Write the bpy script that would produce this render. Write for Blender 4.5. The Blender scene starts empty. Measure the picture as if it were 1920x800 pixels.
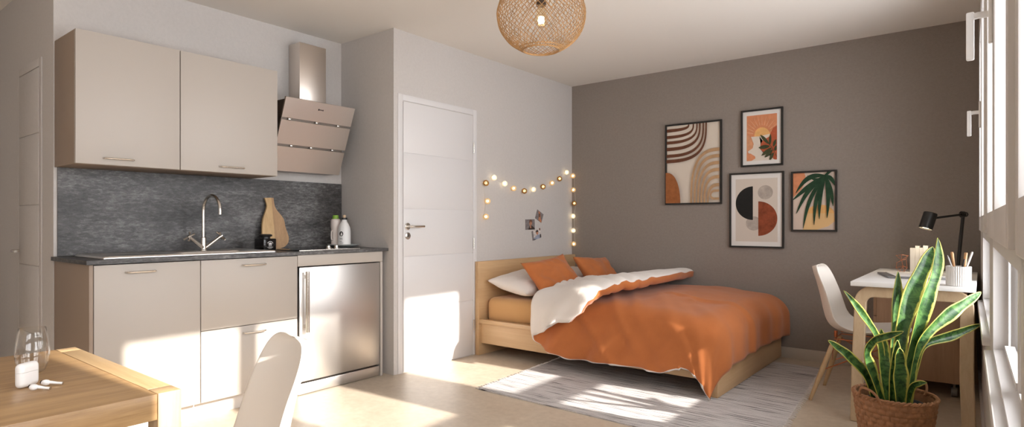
import bpy, bmesh, math, random
from mathutils import Vector, Matrix, noise
random.seed(7)
SC = bpy.context.scene
COL = SC.collection
PI = math.pi
R = math.radians

# ------------------------------------------------------------------ materials
MATS = {}

def nt_new(name):
    m = bpy.data.materials.new(name)
    m.use_nodes = True
    nt = m.node_tree
    b = nt.nodes['Principled BSDF']
    return m, nt, b

def N(nt, t, **kw):
    n = nt.nodes.new(t)
    for k, v in kw.items():
        if k in n.inputs.keys():
            n.inputs[k].default_value = v
        else:
            setattr(n, k, v)
    return n

def plain(name, col, rough=0.5, metal=0.0, spec=0.5, bump=0.0, bscale=200.0, var=0.0, vscale=6.0,
          sheen=0.0, coat=0.0, emit=None, estr=0.0, alpha=None, aniso=0.0):
    """Principled material with an optional fine bump and a slight colour mottling of the surface itself."""
    if name in MATS:
        return MATS[name]
    m, nt, b = nt_new(name)
    b.inputs['Base Color'].default_value = (*col, 1)
    b.inputs['Roughness'].default_value = rough
    b.inputs['Metallic'].default_value = metal
    b.inputs['Specular IOR Level'].default_value = spec
    b.inputs['Sheen Weight'].default_value = sheen
    b.inputs['Coat Weight'].default_value = coat
    b.inputs['Anisotropic'].default_value = aniso
    if emit:
        b.inputs['Emission Color'].default_value = (*emit, 1)
        b.inputs['Emission Strength'].default_value = estr
    tc = None
    if bump or var:
        tc = N(nt, 'ShaderNodeTexCoord')
    if var:
        n = N(nt, 'ShaderNodeTexNoise', Scale=vscale, Detail=6.0, Roughness=0.6)
        nt.links.new(tc.outputs['Object'], n.inputs['Vector'])
        r = N(nt, 'ShaderNodeValToRGB')
        r.color_ramp.elements[0].position = 0.3
        r.color_ramp.elements[1].position = 0.7
        r.color_ramp.elements[0].color = (*[c * (1 - var) for c in col], 1)
        r.color_ramp.elements[1].color = (*[min(1, c * (1 + var)) for c in col], 1)
        nt.links.new(n.outputs['Fac'], r.inputs['Fac'])
        nt.links.new(r.outputs['Color'], b.inputs['Base Color'])
    if bump:
        n2 = N(nt, 'ShaderNodeTexNoise', Scale=bscale, Detail=3.0, Roughness=0.6)
        nt.links.new(tc.outputs['Object'], n2.inputs['Vector'])
        bp = N(nt, 'ShaderNodeBump', Strength=bump, Distance=0.004)
        nt.links.new(n2.outputs['Fac'], bp.inputs['Height'])
        nt.links.new(bp.outputs['Normal'], b.inputs['Normal'])
    MATS[name] = m
    return m

def wood(name, c1, c2, axis='Y', rough=0.42, scale=14.0, stretch=0.06, fig=0.5, coat=0.0):
    """Wood with the grain running along one axis."""
    if name in MATS:
        return MATS[name]
    m, nt, b = nt_new(name)
    tc = N(nt, 'ShaderNodeTexCoord')
    mp = N(nt, 'ShaderNodeMapping')
    s = [1.0, 1.0, 1.0]
    s['XYZ'.index(axis)] = stretch
    mp.inputs['Scale'].default_value = s
    nt.links.new(tc.outputs['Object'], mp.inputs['Vector'])
    n1 = N(nt, 'ShaderNodeTexNoise', Scale=scale, Detail=8.0, Roughness=0.62, Distortion=0.6)
    n2 = N(nt, 'ShaderNodeTexNoise', Scale=scale * 9, Detail=4.0, Roughness=0.7)
    nt.links.new(mp.outputs['Vector'], n1.inputs['Vector'])
    nt.links.new(mp.outputs['Vector'], n2.inputs['Vector'])
    mx = N(nt, 'ShaderNodeMath', operation='MULTIPLY_ADD')
    mx.inputs[1].default_value = 0.35
    nt.links.new(n2.outputs['Fac'], mx.inputs[0])
    sc = N(nt, 'ShaderNodeMath', operation='MULTIPLY')
    sc.inputs[1].default_value = 0.72
    nt.links.new(n1.outputs['Fac'], sc.inputs[0])
    nt.links.new(sc.outputs[0], mx.inputs[2])
    r = N(nt, 'ShaderNodeValToRGB')
    r.color_ramp.elements[0].position = 0.5 - 0.28 * (1 - fig * 0.5)
    r.color_ramp.elements[1].position = 0.5 + 0.24 * (1 - fig * 0.5)
    r.color_ramp.elements[0].color = (*c2, 1)
    r.color_ramp.elements[1].color = (*c1, 1)
    nt.links.new(mx.outputs[0], r.inputs['Fac'])
    nt.links.new(r.outputs['Color'], b.inputs['Base Color'])
    b.inputs['Roughness'].default_value = rough
    b.inputs['Coat Weight'].default_value = coat
    bp = N(nt, 'ShaderNodeBump', Strength=0.08, Distance=0.002)
    nt.links.new(n2.outputs['Fac'], bp.inputs['Height'])
    nt.links.new(bp.outputs['Normal'], b.inputs['Normal'])
    MATS[name] = m
    return m

def stone(name):
    """Dark grey laminate with a streaky slate figure."""
    if name in MATS:
        return MATS[name]
    m, nt, b = nt_new(name)
    tc = N(nt, 'ShaderNodeTexCoord')
    mp = N(nt, 'ShaderNodeMapping')
    mp.inputs['Scale'].default_value = (1.0, 0.42, 1.25)
    nt.links.new(tc.outputs['Object'], mp.inputs['Vector'])
    n1 = N(nt, 'ShaderNodeTexNoise', Scale=60.0, Detail=10.0, Roughness=0.80, Distortion=0.35)
    n2 = N(nt, 'ShaderNodeTexNoise', Scale=5.0, Detail=3.0, Roughness=0.5, Distortion=0.5)
    nt.links.new(mp.outputs['Vector'], n1.inputs['Vector'])
    nt.links.new(mp.outputs['Vector'], n2.inputs['Vector'])
    a = N(nt, 'ShaderNodeMath', operation='MULTIPLY_ADD')
    a.inputs[1].default_value = 0.35
    nt.links.new(n2.outputs['Fac'], a.inputs[0])
    s = N(nt, 'ShaderNodeMath', operation='MULTIPLY')
    s.inputs[1].default_value = 0.68
    nt.links.new(n1.outputs['Fac'], s.inputs[0])
    nt.links.new(s.outputs[0], a.inputs[2])
    r = N(nt, 'ShaderNodeValToRGB')
    r.color_ramp.elements[0].position = 0.40
    r.color_ramp.elements[0].color = (0.016, 0.015, 0.015, 1)
    r.color_ramp.elements[1].position = 0.64
    r.color_ramp.elements[1].color = (0.215, 0.21, 0.21, 1)
    e = r.color_ramp.elements.new(0.52)
    e.color = (0.072, 0.069, 0.068, 1)
    nt.links.new(a.outputs[0], r.inputs['Fac'])
    nt.links.new(r.outputs['Color'], b.inputs['Base Color'])
    b.inputs['Roughness'].default_value = 0.42
    bp = N(nt, 'ShaderNodeBump', Strength=0.15, Distance=0.003)
    nt.links.new(n1.outputs['Fac'], bp.inputs['Height'])
    nt.links.new(bp.outputs['Normal'], b.inputs['Normal'])
    MATS[name] = m
    return m

def pane_glass(name, tint=(1, 1, 1), fres=1.5):
    """Thin clear glass: lets light straight through, reflects at grazing angles."""
    if name in MATS:
        return MATS[name]
    m, nt, b = nt_new(name)
    nt.nodes.remove(b)
    out = nt.nodes['Material Output']
    tr = N(nt, 'ShaderNodeBsdfTransparent')
    tr.inputs['Color'].default_value = (*tint, 1)
    gl = N(nt, 'ShaderNodeBsdfGlossy')
    gl.inputs['Roughness'].default_value = 0.02
    lw = N(nt, 'ShaderNodeLayerWeight', Blend=0.5)
    pw = N(nt, 'ShaderNodeMath', operation='POWER')
    pw.inputs[1].default_value = 2.2
    nt.links.new(lw.outputs['Facing'], pw.inputs[0])
    f = N(nt, 'ShaderNodeMath', operation='MULTIPLY_ADD')
    f.inputs[1].default_value = 0.97
    f.inputs[2].default_value = ((fres - 1) / (fres + 1)) ** 2
    nt.links.new(pw.outputs[0], f.inputs[0])
    mx = N(nt, 'ShaderNodeMixShader')
    nt.links.new(f.outputs[0], mx.inputs[0])
    nt.links.new(tr.outputs[0], mx.inputs[1])
    nt.links.new(gl.outputs[0], mx.inputs[2])
    nt.links.new(mx.outputs[0], out.inputs['Surface'])
    MATS[name] = m
    return m

def leaf_mat():
    m, nt, b = nt_new('snake_leaf')
    uv = N(nt, 'ShaderNodeUVMap')
    uv.uv_map = 'UVMap'
    sx = N(nt, 'ShaderNodeSeparateXYZ')
    nt.links.new(uv.outputs[0], sx.inputs[0])
    ab = N(nt, 'ShaderNodeMath', operation='ABSOLUTE')
    nt.links.new(sx.outputs['X'], ab.inputs[0])
    tc = N(nt, 'ShaderNodeTexCoord')
    n = N(nt, 'ShaderNodeTexNoise', Scale=38.0, Detail=4.0, Roughness=0.6)
    nt.links.new(tc.outputs['Object'], n.inputs['Vector'])
    w = N(nt, 'ShaderNodeMath', operation='MULTIPLY_ADD')
    w.inputs[1].default_value = 0.34
    w.inputs[2].default_value = -0.17
    nt.links.new(n.outputs['Fac'], w.inputs[0])
    ad = N(nt, 'ShaderNodeMath', operation='ADD')
    nt.links.new(ab.outputs[0], ad.inputs[0])
    nt.links.new(w.outputs[0], ad.inputs[1])
    # bands across the leaf
    mp = N(nt, 'ShaderNodeMapping')
    mp.inputs['Scale'].default_value = (0.35, 20.0, 1.0)
    nt.links.new(uv.outputs[0], mp.inputs['Vector'])
    nb = N(nt, 'ShaderNodeTexNoise', Scale=1.6, Detail=5.0, Roughness=0.65, Distortion=0.8)
    nt.links.new(mp.outputs['Vector'], nb.inputs['Vector'])
    rb = N(nt, 'ShaderNodeValToRGB')
    rb.color_ramp.elements[0].position = 0.40
    rb.color_ramp.elements[0].color = (0.018, 0.070, 0.020, 1)
    rb.color_ramp.elements[1].position = 0.62
    rb.color_ramp.elements[1].color = (0.11, 0.25, 0.065, 1)
    nt.links.new(nb.outputs['Fac'], rb.inputs['Fac'])
    re = N(nt, 'ShaderNodeValToRGB')
    re.color_ramp.elements[0].position = 0.78
    re.color_ramp.elements[0].color = (0, 0, 0, 1)
    re.color_ramp.elements[1].position = 0.86
    re.color_ramp.elements[1].color = (1, 1, 1, 1)
    nt.links.new(ad.outputs[0], re.inputs['Fac'])
    mx = N(nt, 'ShaderNodeMix', data_type='RGBA')
    nt.links.new(re.outputs['Color'], mx.inputs['Factor'])
    nt.links.new(rb.outputs['Color'], mx.inputs['A'])
    mx.inputs['B'].default_value = (0.62, 0.60, 0.13, 1)
    nt.links.new(mx.outputs['Result'], b.inputs['Base Color'])
    b.inputs['Roughness'].default_value = 0.38
    b.inputs['Coat Weight'].default_value = 0.15
    # thin living tissue lets some light through
    tl = N(nt, 'ShaderNodeBsdfTranslucent')
    nt.links.new(mx.outputs['Result'], tl.inputs['Color'])
    ms = N(nt, 'ShaderNodeMixShader')
    ms.inputs[0].default_value = 0.22
    out = nt.nodes['Material Output']
    nt.links.new(b.outputs[0], ms.inputs[1])
    nt.links.new(tl.outputs[0], ms.inputs[2])
    nt.links.new(ms.outputs[0], out.inputs['Surface'])
    return m

def rug_mat():
    """Flat-woven cotton: rows along the long direction, flecked with darker yarn."""
    m, nt, b = nt_new('rug_weave')
    tc = N(nt, 'ShaderNodeTexCoord')
    mp = N(nt, 'ShaderNodeMapping')
    mp.inputs['Scale'].default_value = (2.2, 60.0, 1.0)
    nt.links.new(tc.outputs['Object'], mp.inputs['Vector'])
    n1 = N(nt, 'ShaderNodeTexNoise', Scale=1.5, Detail=4.0, Roughness=0.6, Distortion=0.25)
    nt.links.new(mp.outputs['Vector'], n1.inputs['Vector'])
    r1 = N(nt, 'ShaderNodeValToRGB')
    r1.color_ramp.elements[0].position = 0.35
    r1.color_ramp.elements[0].color = (0.05, 0.045, 0.045, 1)
    r1.color_ramp.elements[1].position = 0.52
    r1.color_ramp.elements[1].color = (0.66, 0.63, 0.62, 1)
    e = r1.color_ramp.elements.new(0.42)
    e.color = (0.46, 0.435, 0.43, 1)
    nt.links.new(n1.outputs['Fac'], r1.inputs['Fac'])
    n2 = N(nt, 'ShaderNodeTexNoise', Scale=260.0, Detail=2.0, Roughness=0.6)
    nt.links.new(tc.outputs['Object'], n2.inputs['Vector'])
    mx = N(nt, 'ShaderNodeMix', data_type='RGBA', blend_type='MULTIPLY')
    mx.inputs['Factor'].default_value = 0.45
    nt.links.new(r1.outputs['Color'], mx.inputs['A'])
    r2 = N(nt, 'ShaderNodeValToRGB')
    r2.color_ramp.elements[0].position = 0.3
    r2.color_ramp.elements[0].color = (0.35, 0.35, 0.35, 1)
    r2.color_ramp.elements[1].position = 0.6
    r2.color_ramp.elements[1].color = (1, 1, 1, 1)
    nt.links.new(n2.outputs['Fac'], r2.inputs['Fac'])
    nt.links.new(r2.outputs['Color'], mx.inputs['B'])
    nt.links.new(mx.outputs['Result'], b.inputs['Base Color'])
    b.inputs['Roughness'].default_value = 0.95
    b.inputs['Specular IOR Level'].default_value = 0.1
    wv = N(nt, 'ShaderNodeTexWave', wave_type='BANDS', bands_direction='Y', Scale=22.0, Distortion=1.2, Detail=2.0)
    nt.links.new(tc.outputs['Object'], wv.inputs['Vector'])
    bp = N(nt, 'ShaderNodeBump', Strength=0.6, Distance=0.004)
    nt.links.new(wv.outputs['Fac'], bp.inputs['Height'])
    bp2 = N(nt, 'ShaderNodeBump', Strength=0.5, Distance=0.003)
    nt.links.new(n2.outputs['Fac'], bp2.inputs['Height'])
    nt.links.new(bp.outputs['Normal'], bp2.inputs['Normal'])
    nt.links.new(bp2.outputs['Normal'], b.inputs['Normal'])
    return m

def floor_mat():
    m, nt, b = nt_new('floor_screed')
    tc = N(nt, 'ShaderNodeTexCoord')
    n1 = N(nt, 'ShaderNodeTexNoise', Scale=2.2, Detail=9.0, Roughness=0.62, Distortion=0.8)
    n2 = N(nt, 'ShaderNodeTexNoise', Scale=22.0, Detail=6.0, Roughness=0.65)
    for n in (n1, n2):
        nt.links.new(tc.outputs['Object'], n.inputs['Vector'])
    mx = N(nt, 'ShaderNodeMath', operation='ADD')
    nt.links.new(n1.outputs['Fac'], mx.inputs[0])
    nt.links.new(n2.outputs['Fac'], mx.inputs[1])
    h = N(nt, 'ShaderNodeMath', operation='MULTIPLY')
    h.inputs[1].default_value = 0.5
    nt.links.new(mx.outputs[0], h.inputs[0])
    r = N(nt, 'ShaderNodeValToRGB')
    r.color_ramp.elements[0].position = 0.36
    r.color_ramp.elements[0].color = (0.45, 0.365, 0.275, 1)
    r.color_ramp.elements[1].position = 0.64
    r.color_ramp.elements[1].color = (0.58, 0.49, 0.385, 1)
    nt.links.new(h.outputs[0], r.inputs['Fac'])
    nt.links.new(r.outputs['Color'], b.inputs['Base Color'])
    rr = N(nt, 'ShaderNodeMapRange')
    rr.inputs['To Min'].default_value = 0.28
    rr.inputs['To Max'].default_value = 0.5
    nt.links.new(n1.outputs['Fac'], rr.inputs['Value'])
    nt.links.new(rr.outputs[0], b.inputs['Roughness'])
    b.inputs['Specular IOR Level'].default_value = 0.45
    return m

M_WALL = plain('wall_plaster', (0.575, 0.545, 0.522), 0.9, spec=0.2, bump=0.5, bscale=210, var=0.03, vscale=60)
M_CEIL = plain('ceiling_paint', (0.77, 0.735, 0.69), 0.95, spec=0.1, bump=0.15, bscale=160)
M_GREY = plain('wall_grey_paint', (0.275, 0.238, 0.212), 0.9, spec=0.2, bump=0.5, bscale=190, var=0.05, vscale=55)
M_FLOOR = floor_mat()
M_BASE = plain('baseboard_paint', (0.50, 0.45, 0.39), 0.6, var=0.04)
M_DOOR = plain('door_paint', (0.68, 0.665, 0.665), 0.38)
M_PVC = plain('window_plastic', (0.66, 0.64, 0.63), 0.35)
M_CAB = plain('cabinet_laminate', (0.46, 0.415, 0.37), 0.45)
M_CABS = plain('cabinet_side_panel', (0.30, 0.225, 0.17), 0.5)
M_KICK = plain('kick_board', (0.66, 0.62, 0.58), 0.45)
M_CHROME = plain('brushed_nickel', (0.70, 0.66, 0.61), 0.24, 1.0)
M_STEEL = plain('brushed_steel', (0.70, 0.67, 0.64), 0.36, 1.0, bump=0.02, bscale=400)
M_HOOD = plain('hood_steel', (0.76, 0.69, 0.63), 0.33, 1.0)
M_STEELD = plain('dark_steel', (0.10, 0.085, 0.075), 0.35, 1.0)
M_SINK = plain('sink_steel', (0.88, 0.87, 0.86), 0.34, 1.0)
M_BLACK = plain('black_satin', (0.012, 0.011, 0.010), 0.38)
M_BLACKG = plain('black_gloss', (0.008, 0.007, 0.007), 0.12)
M_WHITE = plain('white_plastic', (0.80, 0.79, 0.78), 0.32)
M_SHELL = plain('chair_shell_plastic', (0.80, 0.755, 0.70), 0.38)
M_STONE = stone('slate_laminate')
M_OAKX = wood('bed_oak_x', (0.58, 0.385, 0.21), (0.46, 0.285, 0.14), 'X', scale=9)
M_OAKY = wood('bed_oak_y', (0.58, 0.385, 0.21), (0.46, 0.285, 0.14), 'Y', scale=9)
M_TABY = wood('table_oak_y', (0.46, 0.285, 0.13), (0.27, 0.150, 0.062), 'Y', 0.4, scale=22, fig=1.0, coat=0.1)
M_TABX = wood('table_oak_x', (0.52, 0.36, 0.195), (0.38, 0.245, 0.12), 'X', 0.4, scale=22, fig=0.9, coat=0.1)
M_TABZ = wood('table_oak_z', (0.52, 0.36, 0.195), (0.39, 0.25, 0.125), 'Z', 0.4, scale=22, fig=0.9, coat=0.1)
M_BENTX = wood('desk_ash_x', (0.54, 0.40, 0.255), (0.42, 0.295, 0.175), 'X', 0.45, scale=20)
M_BENTZ = wood('desk_ash_z', (0.54, 0.40, 0.255), (0.42, 0.295, 0.175), 'Z', 0.45, scale=20)
M_PED = wood('pedestal_walnut', (0.46, 0.29, 0.18), (0.33, 0.195, 0.115), 'Z', 0.5, scale=12)
M_LEGW = wood('chair_leg_maple', (0.56, 0.39, 0.22), (0.45, 0.30, 0.16), 'Z', 0.45, scale=20)
M_BOARD1 = wood('board_pale', (0.68, 0.47, 0.24), (0.48, 0.29, 0.13), 'Z', 0.5, scale=26)
M_BOARD2 = wood('board_brown', (0.52, 0.33, 0.17), (0.30, 0.165, 0.08), 'Z', 0.5, scale=26)
M_ORANGE = plain('orange_cotton', (0.44, 0.142, 0.044), 0.85, spec=0.15, bump=0.2, bscale=500, var=0.05, vscale=9, sheen=0.15)
M_SHEET = plain('orange_sheet', (0.55, 0.31, 0.13), 0.8, spec=0.15, bump=0.15, bscale=500, sheen=0.2)
M_LINEN = plain('white_cotton', (0.72, 0.665, 0.62), 0.85, spec=0.15, bump=0.2, bscale=500, sheen=0.25)
M_RUG = rug_mat()
M_FRINGE = plain('rug_fringe', (0.62, 0.58, 0.56), 0.95, spec=0.1)
M_RATTAN = plain('rattan', (0.42, 0.235, 0.095), 0.55, var=0.35, vscale=18)
M_BASKET = plain('woven_basket', (0.36, 0.175, 0.085), 0.7, var=0.25, vscale=40, bump=0.4, bscale=160)
M_SOIL = plain('soil', (0.05, 0.034, 0.022), 0.95, bump=1.0, bscale=120)
M_LEAF = leaf_mat()
M_PANE = pane_glass('window_glass')
M_GLASS = pane_glass('drinking_glass', (0.97, 0.97, 0.96), 1.75)
M_COPPER = plain('copper_wire', (0.55, 0.20, 0.10), 0.3, 1.0)
M_WARMEM = plain('lamp_glow', (1, 0.9, 0.7), 0.5, emit=(1.0, 0.80, 0.50), estr=14.0)

# ------------------------------------------------------------------ mesh helpers
def BM():
    return bmesh.new()

def box(bm, x0, x1, y0, y1, z0, z1, bev=0.0, seg=2, mi=0):
    b = bmesh.new()
    r = bmesh.ops.create_cube(b, size=1.0)
    for v in b.verts:
        v.co = Vector(((x0 + x1) / 2 + v.co.x * (x1 - x0), (y0 + y1) / 2 + v.co.y * (y1 - y0), (z0 + z1) / 2 + v.co.z * (z1 - z0)))
    if bev:
        bmesh.ops.bevel(b, geom=list(b.edges), offset=bev, segments=seg, profile=0.5, affect='EDGES', clamp_overlap=True)
    merge(bm, b, mi=mi)

def merge(bm, b, mat=None, mi=None):
    vm = {}
    for v in b.verts:
        vm[v] = bm.verts.new(mat @ v.co if mat else v.co)
    for f in b.faces:
        try:
            nf = bm.faces.new([vm[v] for v in f.verts])
            nf.material_index = f.material_index if mi is None else mi
        except ValueError:
            pass
    b.free()

def tube(bm, pts, r, n=8, cap=True, closed=False, mi=0, squash=1.0):
    pts = [Vector(p) for p in pts]
    k = len(pts)
    rs = r if isinstance(r, (list, tuple)) else [r] * k
    rings = []
    up = None
    for i, p in enumerate(pts):
        if closed:
            t = pts[(i + 1) % k] - pts[(i - 1) % k]
        else:
            t = pts[min(i + 1, k - 1)] - pts[max(i - 1, 0)]
        t.normalize()
        if up is None:
            a = Vector((0, 0, 1)) if abs(t.z) < 0.9 else Vector((1, 0, 0))
            up = (a - t * a.dot(t)).normalized()
        else:
            up = (up - t * up.dot(t))
            if up.length < 1e-6:
                up = Vector((1, 0, 0))
            up.normalize()
        s = t.cross(up)
        rings.append([bm.verts.new(p + (up * math.cos(2 * PI * j / n) * squash + s * math.sin(2 * PI * j / n)) * rs[i]) for j in range(n)])
    m = k if closed else k - 1
    for i in range(m):
        a, b = rings[i], rings[(i + 1) % k]
        for j in range(n):
            f = bm.faces.new((a[j], a[(j + 1) % n], b[(j + 1) % n], b[j]))
            f.material_index = mi
    if cap and not closed:
        f = bm.faces.new(rings[0][::-1]); f.material_index = mi
        f = bm.faces.new(rings[-1]); f.material_index = mi

def lathe(bm, prof, c=(0, 0, 0), n=32, mat=None, mi=0):
    """Revolve (r, z) points round the z axis through c."""
    c = Vector(c)
    rings = []
    for r, z in prof:
        if r < 1e-6:
            p = Vector((0, 0, z))
            rings.append([bm.verts.new((mat @ p if mat else p) + c)])
        else:
            ring = []
            for j in range(n):
                p = Vector((r * math.cos(2 * PI * j / n), r * math.sin(2 * PI * j / n), z))
                ring.append(bm.verts.new((mat @ p if mat else p) + c))
            rings.append(ring)
    for a, b in zip(rings, rings[1:]):
        for j in range(n):
            j2 = (j + 1) % n
            if len(a) == 1 and len(b) == 1:
                continue
            if len(a) == 1:
                f = bm.faces.new((a[0], b[j2], b[j]))
            elif len(b) == 1:
                f = bm.faces.new((a[j], a[j2], b[0]))
            else:
                f = bm.faces.new((a[j], a[j2], b[j2], b[j]))
            f.material_index = mi

def axis_mat(d):
    """Rotation taking +z to direction d."""
    return Vector((0, 0, 1)).rotation_difference(Vector(d).normalized()).to_matrix().to_4x4()

def prism(bm, pts, h, fn, mi=0):
    """Extrude a 2-D polygon: fn(u, v, w) maps it into the scene, w = 0 .. h."""
    a = [bm.verts.new(fn(u, v, 0)) for u, v in pts]
    b = [bm.verts.new(fn(u, v, h)) for u, v in pts]
    n = len(pts)
    fs = [bm.faces.new(a[::-1]), bm.faces.new(b)]
    for i in range(n):
        fs.append(bm.faces.new((a[i], a[(i + 1) % n], b[(i + 1) % n], b[i])))
    for f in fs:
        f.material_index = mi

def wloc(o):
    v = Vector((0, 0, 0))
    while o is not None:
        v = v + o.location
        o = o.parent
    return v

def obj(name, bm, mats, parent=None, smooth=35, local=False, loc=None, mods=()):
    """Link a mesh as ONE object; world coordinates unless local."""
    bmesh.ops.recalc_face_normals(bm, faces=list(bm.faces))
    me = bpy.data.meshes.new(name)
    if not local:
        off = wloc(parent) if parent else Vector((0, 0, 0))
        if loc is not None:
            off = off + Vector(loc)
        bmesh.ops.translate(bm, verts=list(bm.verts), vec=-off)
    bm.to_mesh(me)
    bm.free()
    o = bpy.data.objects.new(name, me)
    COL.objects.link(o)
    for m in (mats if isinstance(mats, (list, tuple)) else [mats]):
        me.materials.append(m)
    if smooth:
        for p in me.polygons:
            p.use_smooth = True
        if smooth < 180:
            me.set_sharp_from_angle(angle=R(smooth))
    if parent:
        o.parent = parent
    if loc is not None:
        o.location = loc
    return o

def thing(name, label, cat, loc=(0, 0, 0), rotz=0.0, group=None):
    o = bpy.data.objects.new(name, None)
    o.empty_display_size = 0.05
    COL.objects.link(o)
    o.location = loc
    o.rotation_euler = (0, 0, rotz)
    o['label'] = label
    o['category'] = cat
    if group:
        o['group'] = group
    return o

def tag(o, label, cat, group=None):
    o['label'] = label
    o['category'] = cat
    if group:
        o['group'] = group
    return o

def struct(name, bm, m, parent=None, smooth=35):
    o = obj(name, bm, m, parent, smooth)
    if parent is None:
        o['kind'] = 'structure'
    return o

def sroot(name, loc=(0, 0, 0)):
    o = bpy.data.objects.new(name, None)
    COL.objects.link(o)
    o.location = loc
    o['kind'] = 'structure'
    return o

def dup(root, loc, rotz, label=None, group=None):
    r = root.copy(); COL.objects.link(r)
    r.location = loc; r.rotation_euler = (0, 0, rotz)
    if label: r['label'] = label
    if group: r['group'] = group
    for ch in list(root.children):
        c = ch.copy(); COL.objects.link(c); c.parent = r
        for g in list(ch.children):
            d = g.copy(); COL.objects.link(d); d.parent = c
    return r

def catmull(pts, n):
    P = [Vector(p) for p in pts]
    out = []
    k = len(P) - 1
    for i in range(k):
        p0, p1, p2, p3 = P[max(i - 1, 0)], P[i], P[i + 1], P[min(i + 2, k)]
        for j in range(n):
            t = j / n
            out.append(0.5 * ((2 * p1) + (p2 - p0) * t + (2 * p0 - 5 * p1 + 4 * p2 - p3) * t * t + (3 * p1 - p0 - 3 * p2 + p3) * t ** 3))
    out.append(P[-1])
    return out

def sstep(a, b, x):
    t = max(0.0, min(1.0, (x - a) / (b - a)))
    return t * t * (3 - 2 * t)

def lerp_tab(tab, x):
    if x <= tab[0][0]:
        return tab[0][1]
    for (a, va), (b, vb) in zip(tab, tab[1:]):
        if x <= b:
            return va + (vb - va) * sstep(a, b, x)
    return tab[-1][1]

# ------------------------------------------------------------------ camera and render look
cam_d = bpy.data.cameras.new('camera')
cam_d.sensor_width = 36.0
cam_d.lens = 1114.3 / 1920 * 36
cam_d.shift_y = 17.2 / 1920
cam_d.clip_start = 0.02
cam = bpy.data.objects.new('camera', cam_d)
COL.objects.link(cam)
cam.location = (0, 0, 1.10)
cam.rotation_euler = (R(90), 0, R(38.376))
SC.camera = cam
SC.view_settings.view_transform = 'Standard'
SC.view_settings.look = 'None'
SC.view_settings.gamma = 1.0
SC.view_settings.use_curve_mapping = False
SC.view_settings.exposure = 0.27
try:
    SC.cycles.max_bounces = 12
    SC.cycles.diffuse_bounces = 8
    SC.cycles.glossy_bounces = 5
    SC.cycles.transparent_max_bounces = 16
    SC.cycles.sample_clamp_indirect = 8.0
    SC.cycles.caustics_reflective = False
    SC.cycles.caustics_refractive = False
    SC.cycles.use_denoising = True
except Exception:
    pass

# ------------------------------------------------------------------ the room
H = 2.505
YA, YD = 2.83, 5.203          # alcove side wall, grey wall
XK, XD = -3.955, -3.33        # kitchen wall, door wall
YL = 0.984                    # corridor wall
def xw(y): return 0.07 - 0.0155 * y      # inner face of the window wall

def shear(bm):
    for v in bm.verts:
        v.co.x += xw(v.co.y)

def ws(name, boxes, m, parent=None, bev=0.0, prot=None):
    bm = BM()
    for b in boxes:
        box(bm, *b, bev=bev)
    # split long boxes are not needed: the wall is straight, the shear is linear
    shear(bm)
    return struct(name, bm, m, parent)

bm = BM(); box(bm, -6.2, 0.6, -3.2, 5.4, -0.12, 0.0); struct('floor', bm, M_FLOOR)
bm = BM(); box(bm, -6.2, 0.6, -3.2, 5.4, H, H + 0.12); struct('ceiling', bm, M_CEIL)
bm = BM(); box(bm, -4.3, 0.5, YD, YD + 0.15, 0, H); struct('wall_back', bm, M_GREY)
bm = BM(); box(bm, -4.3, XD, YA, YD, 0, H); struct('wall_left', bm, M_WALL)
bm = BM(); box(bm, -6.2, XK, YL, YA, 0, H); struct('wall_kitchen', bm, M_WALL)
bm = BM(); box(bm, -6.35, -6.2, -3.2, YL, 0, H); struct('wall_corridor', bm, M_WALL)
bm = BM(); box(bm, -6.2, XK, -3.2, -0.9, 0, H); struct('wall_hall', bm, M_WALL)
bm = BM(); box(bm, -6.2, 0.6, -3.35, -3.2, 0, H); struct('wall_rear', bm, M_WALL)

# window wall with its openings
OPEN = [(-2.3, -0.25), (0.49, 1.12), (1.25, 2.71), (3.04, 4.45)]
ZS, ZT = 0.64, 2.27
WT = 0.12
bxs = []
ys = [-3.2]
for a, b in OPEN:
    bxs.append((0, WT, ys[-1], a, 0, H))
    bxs.append((0, WT, a, b, 0, ZS))
    bxs.append((0, WT, a, b, ZT, H))
    ys.append(b)
bxs.append((0, WT, ys[-1], 5.25, 0, H))
ws('wall_right', bxs, M_WALL)

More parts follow.
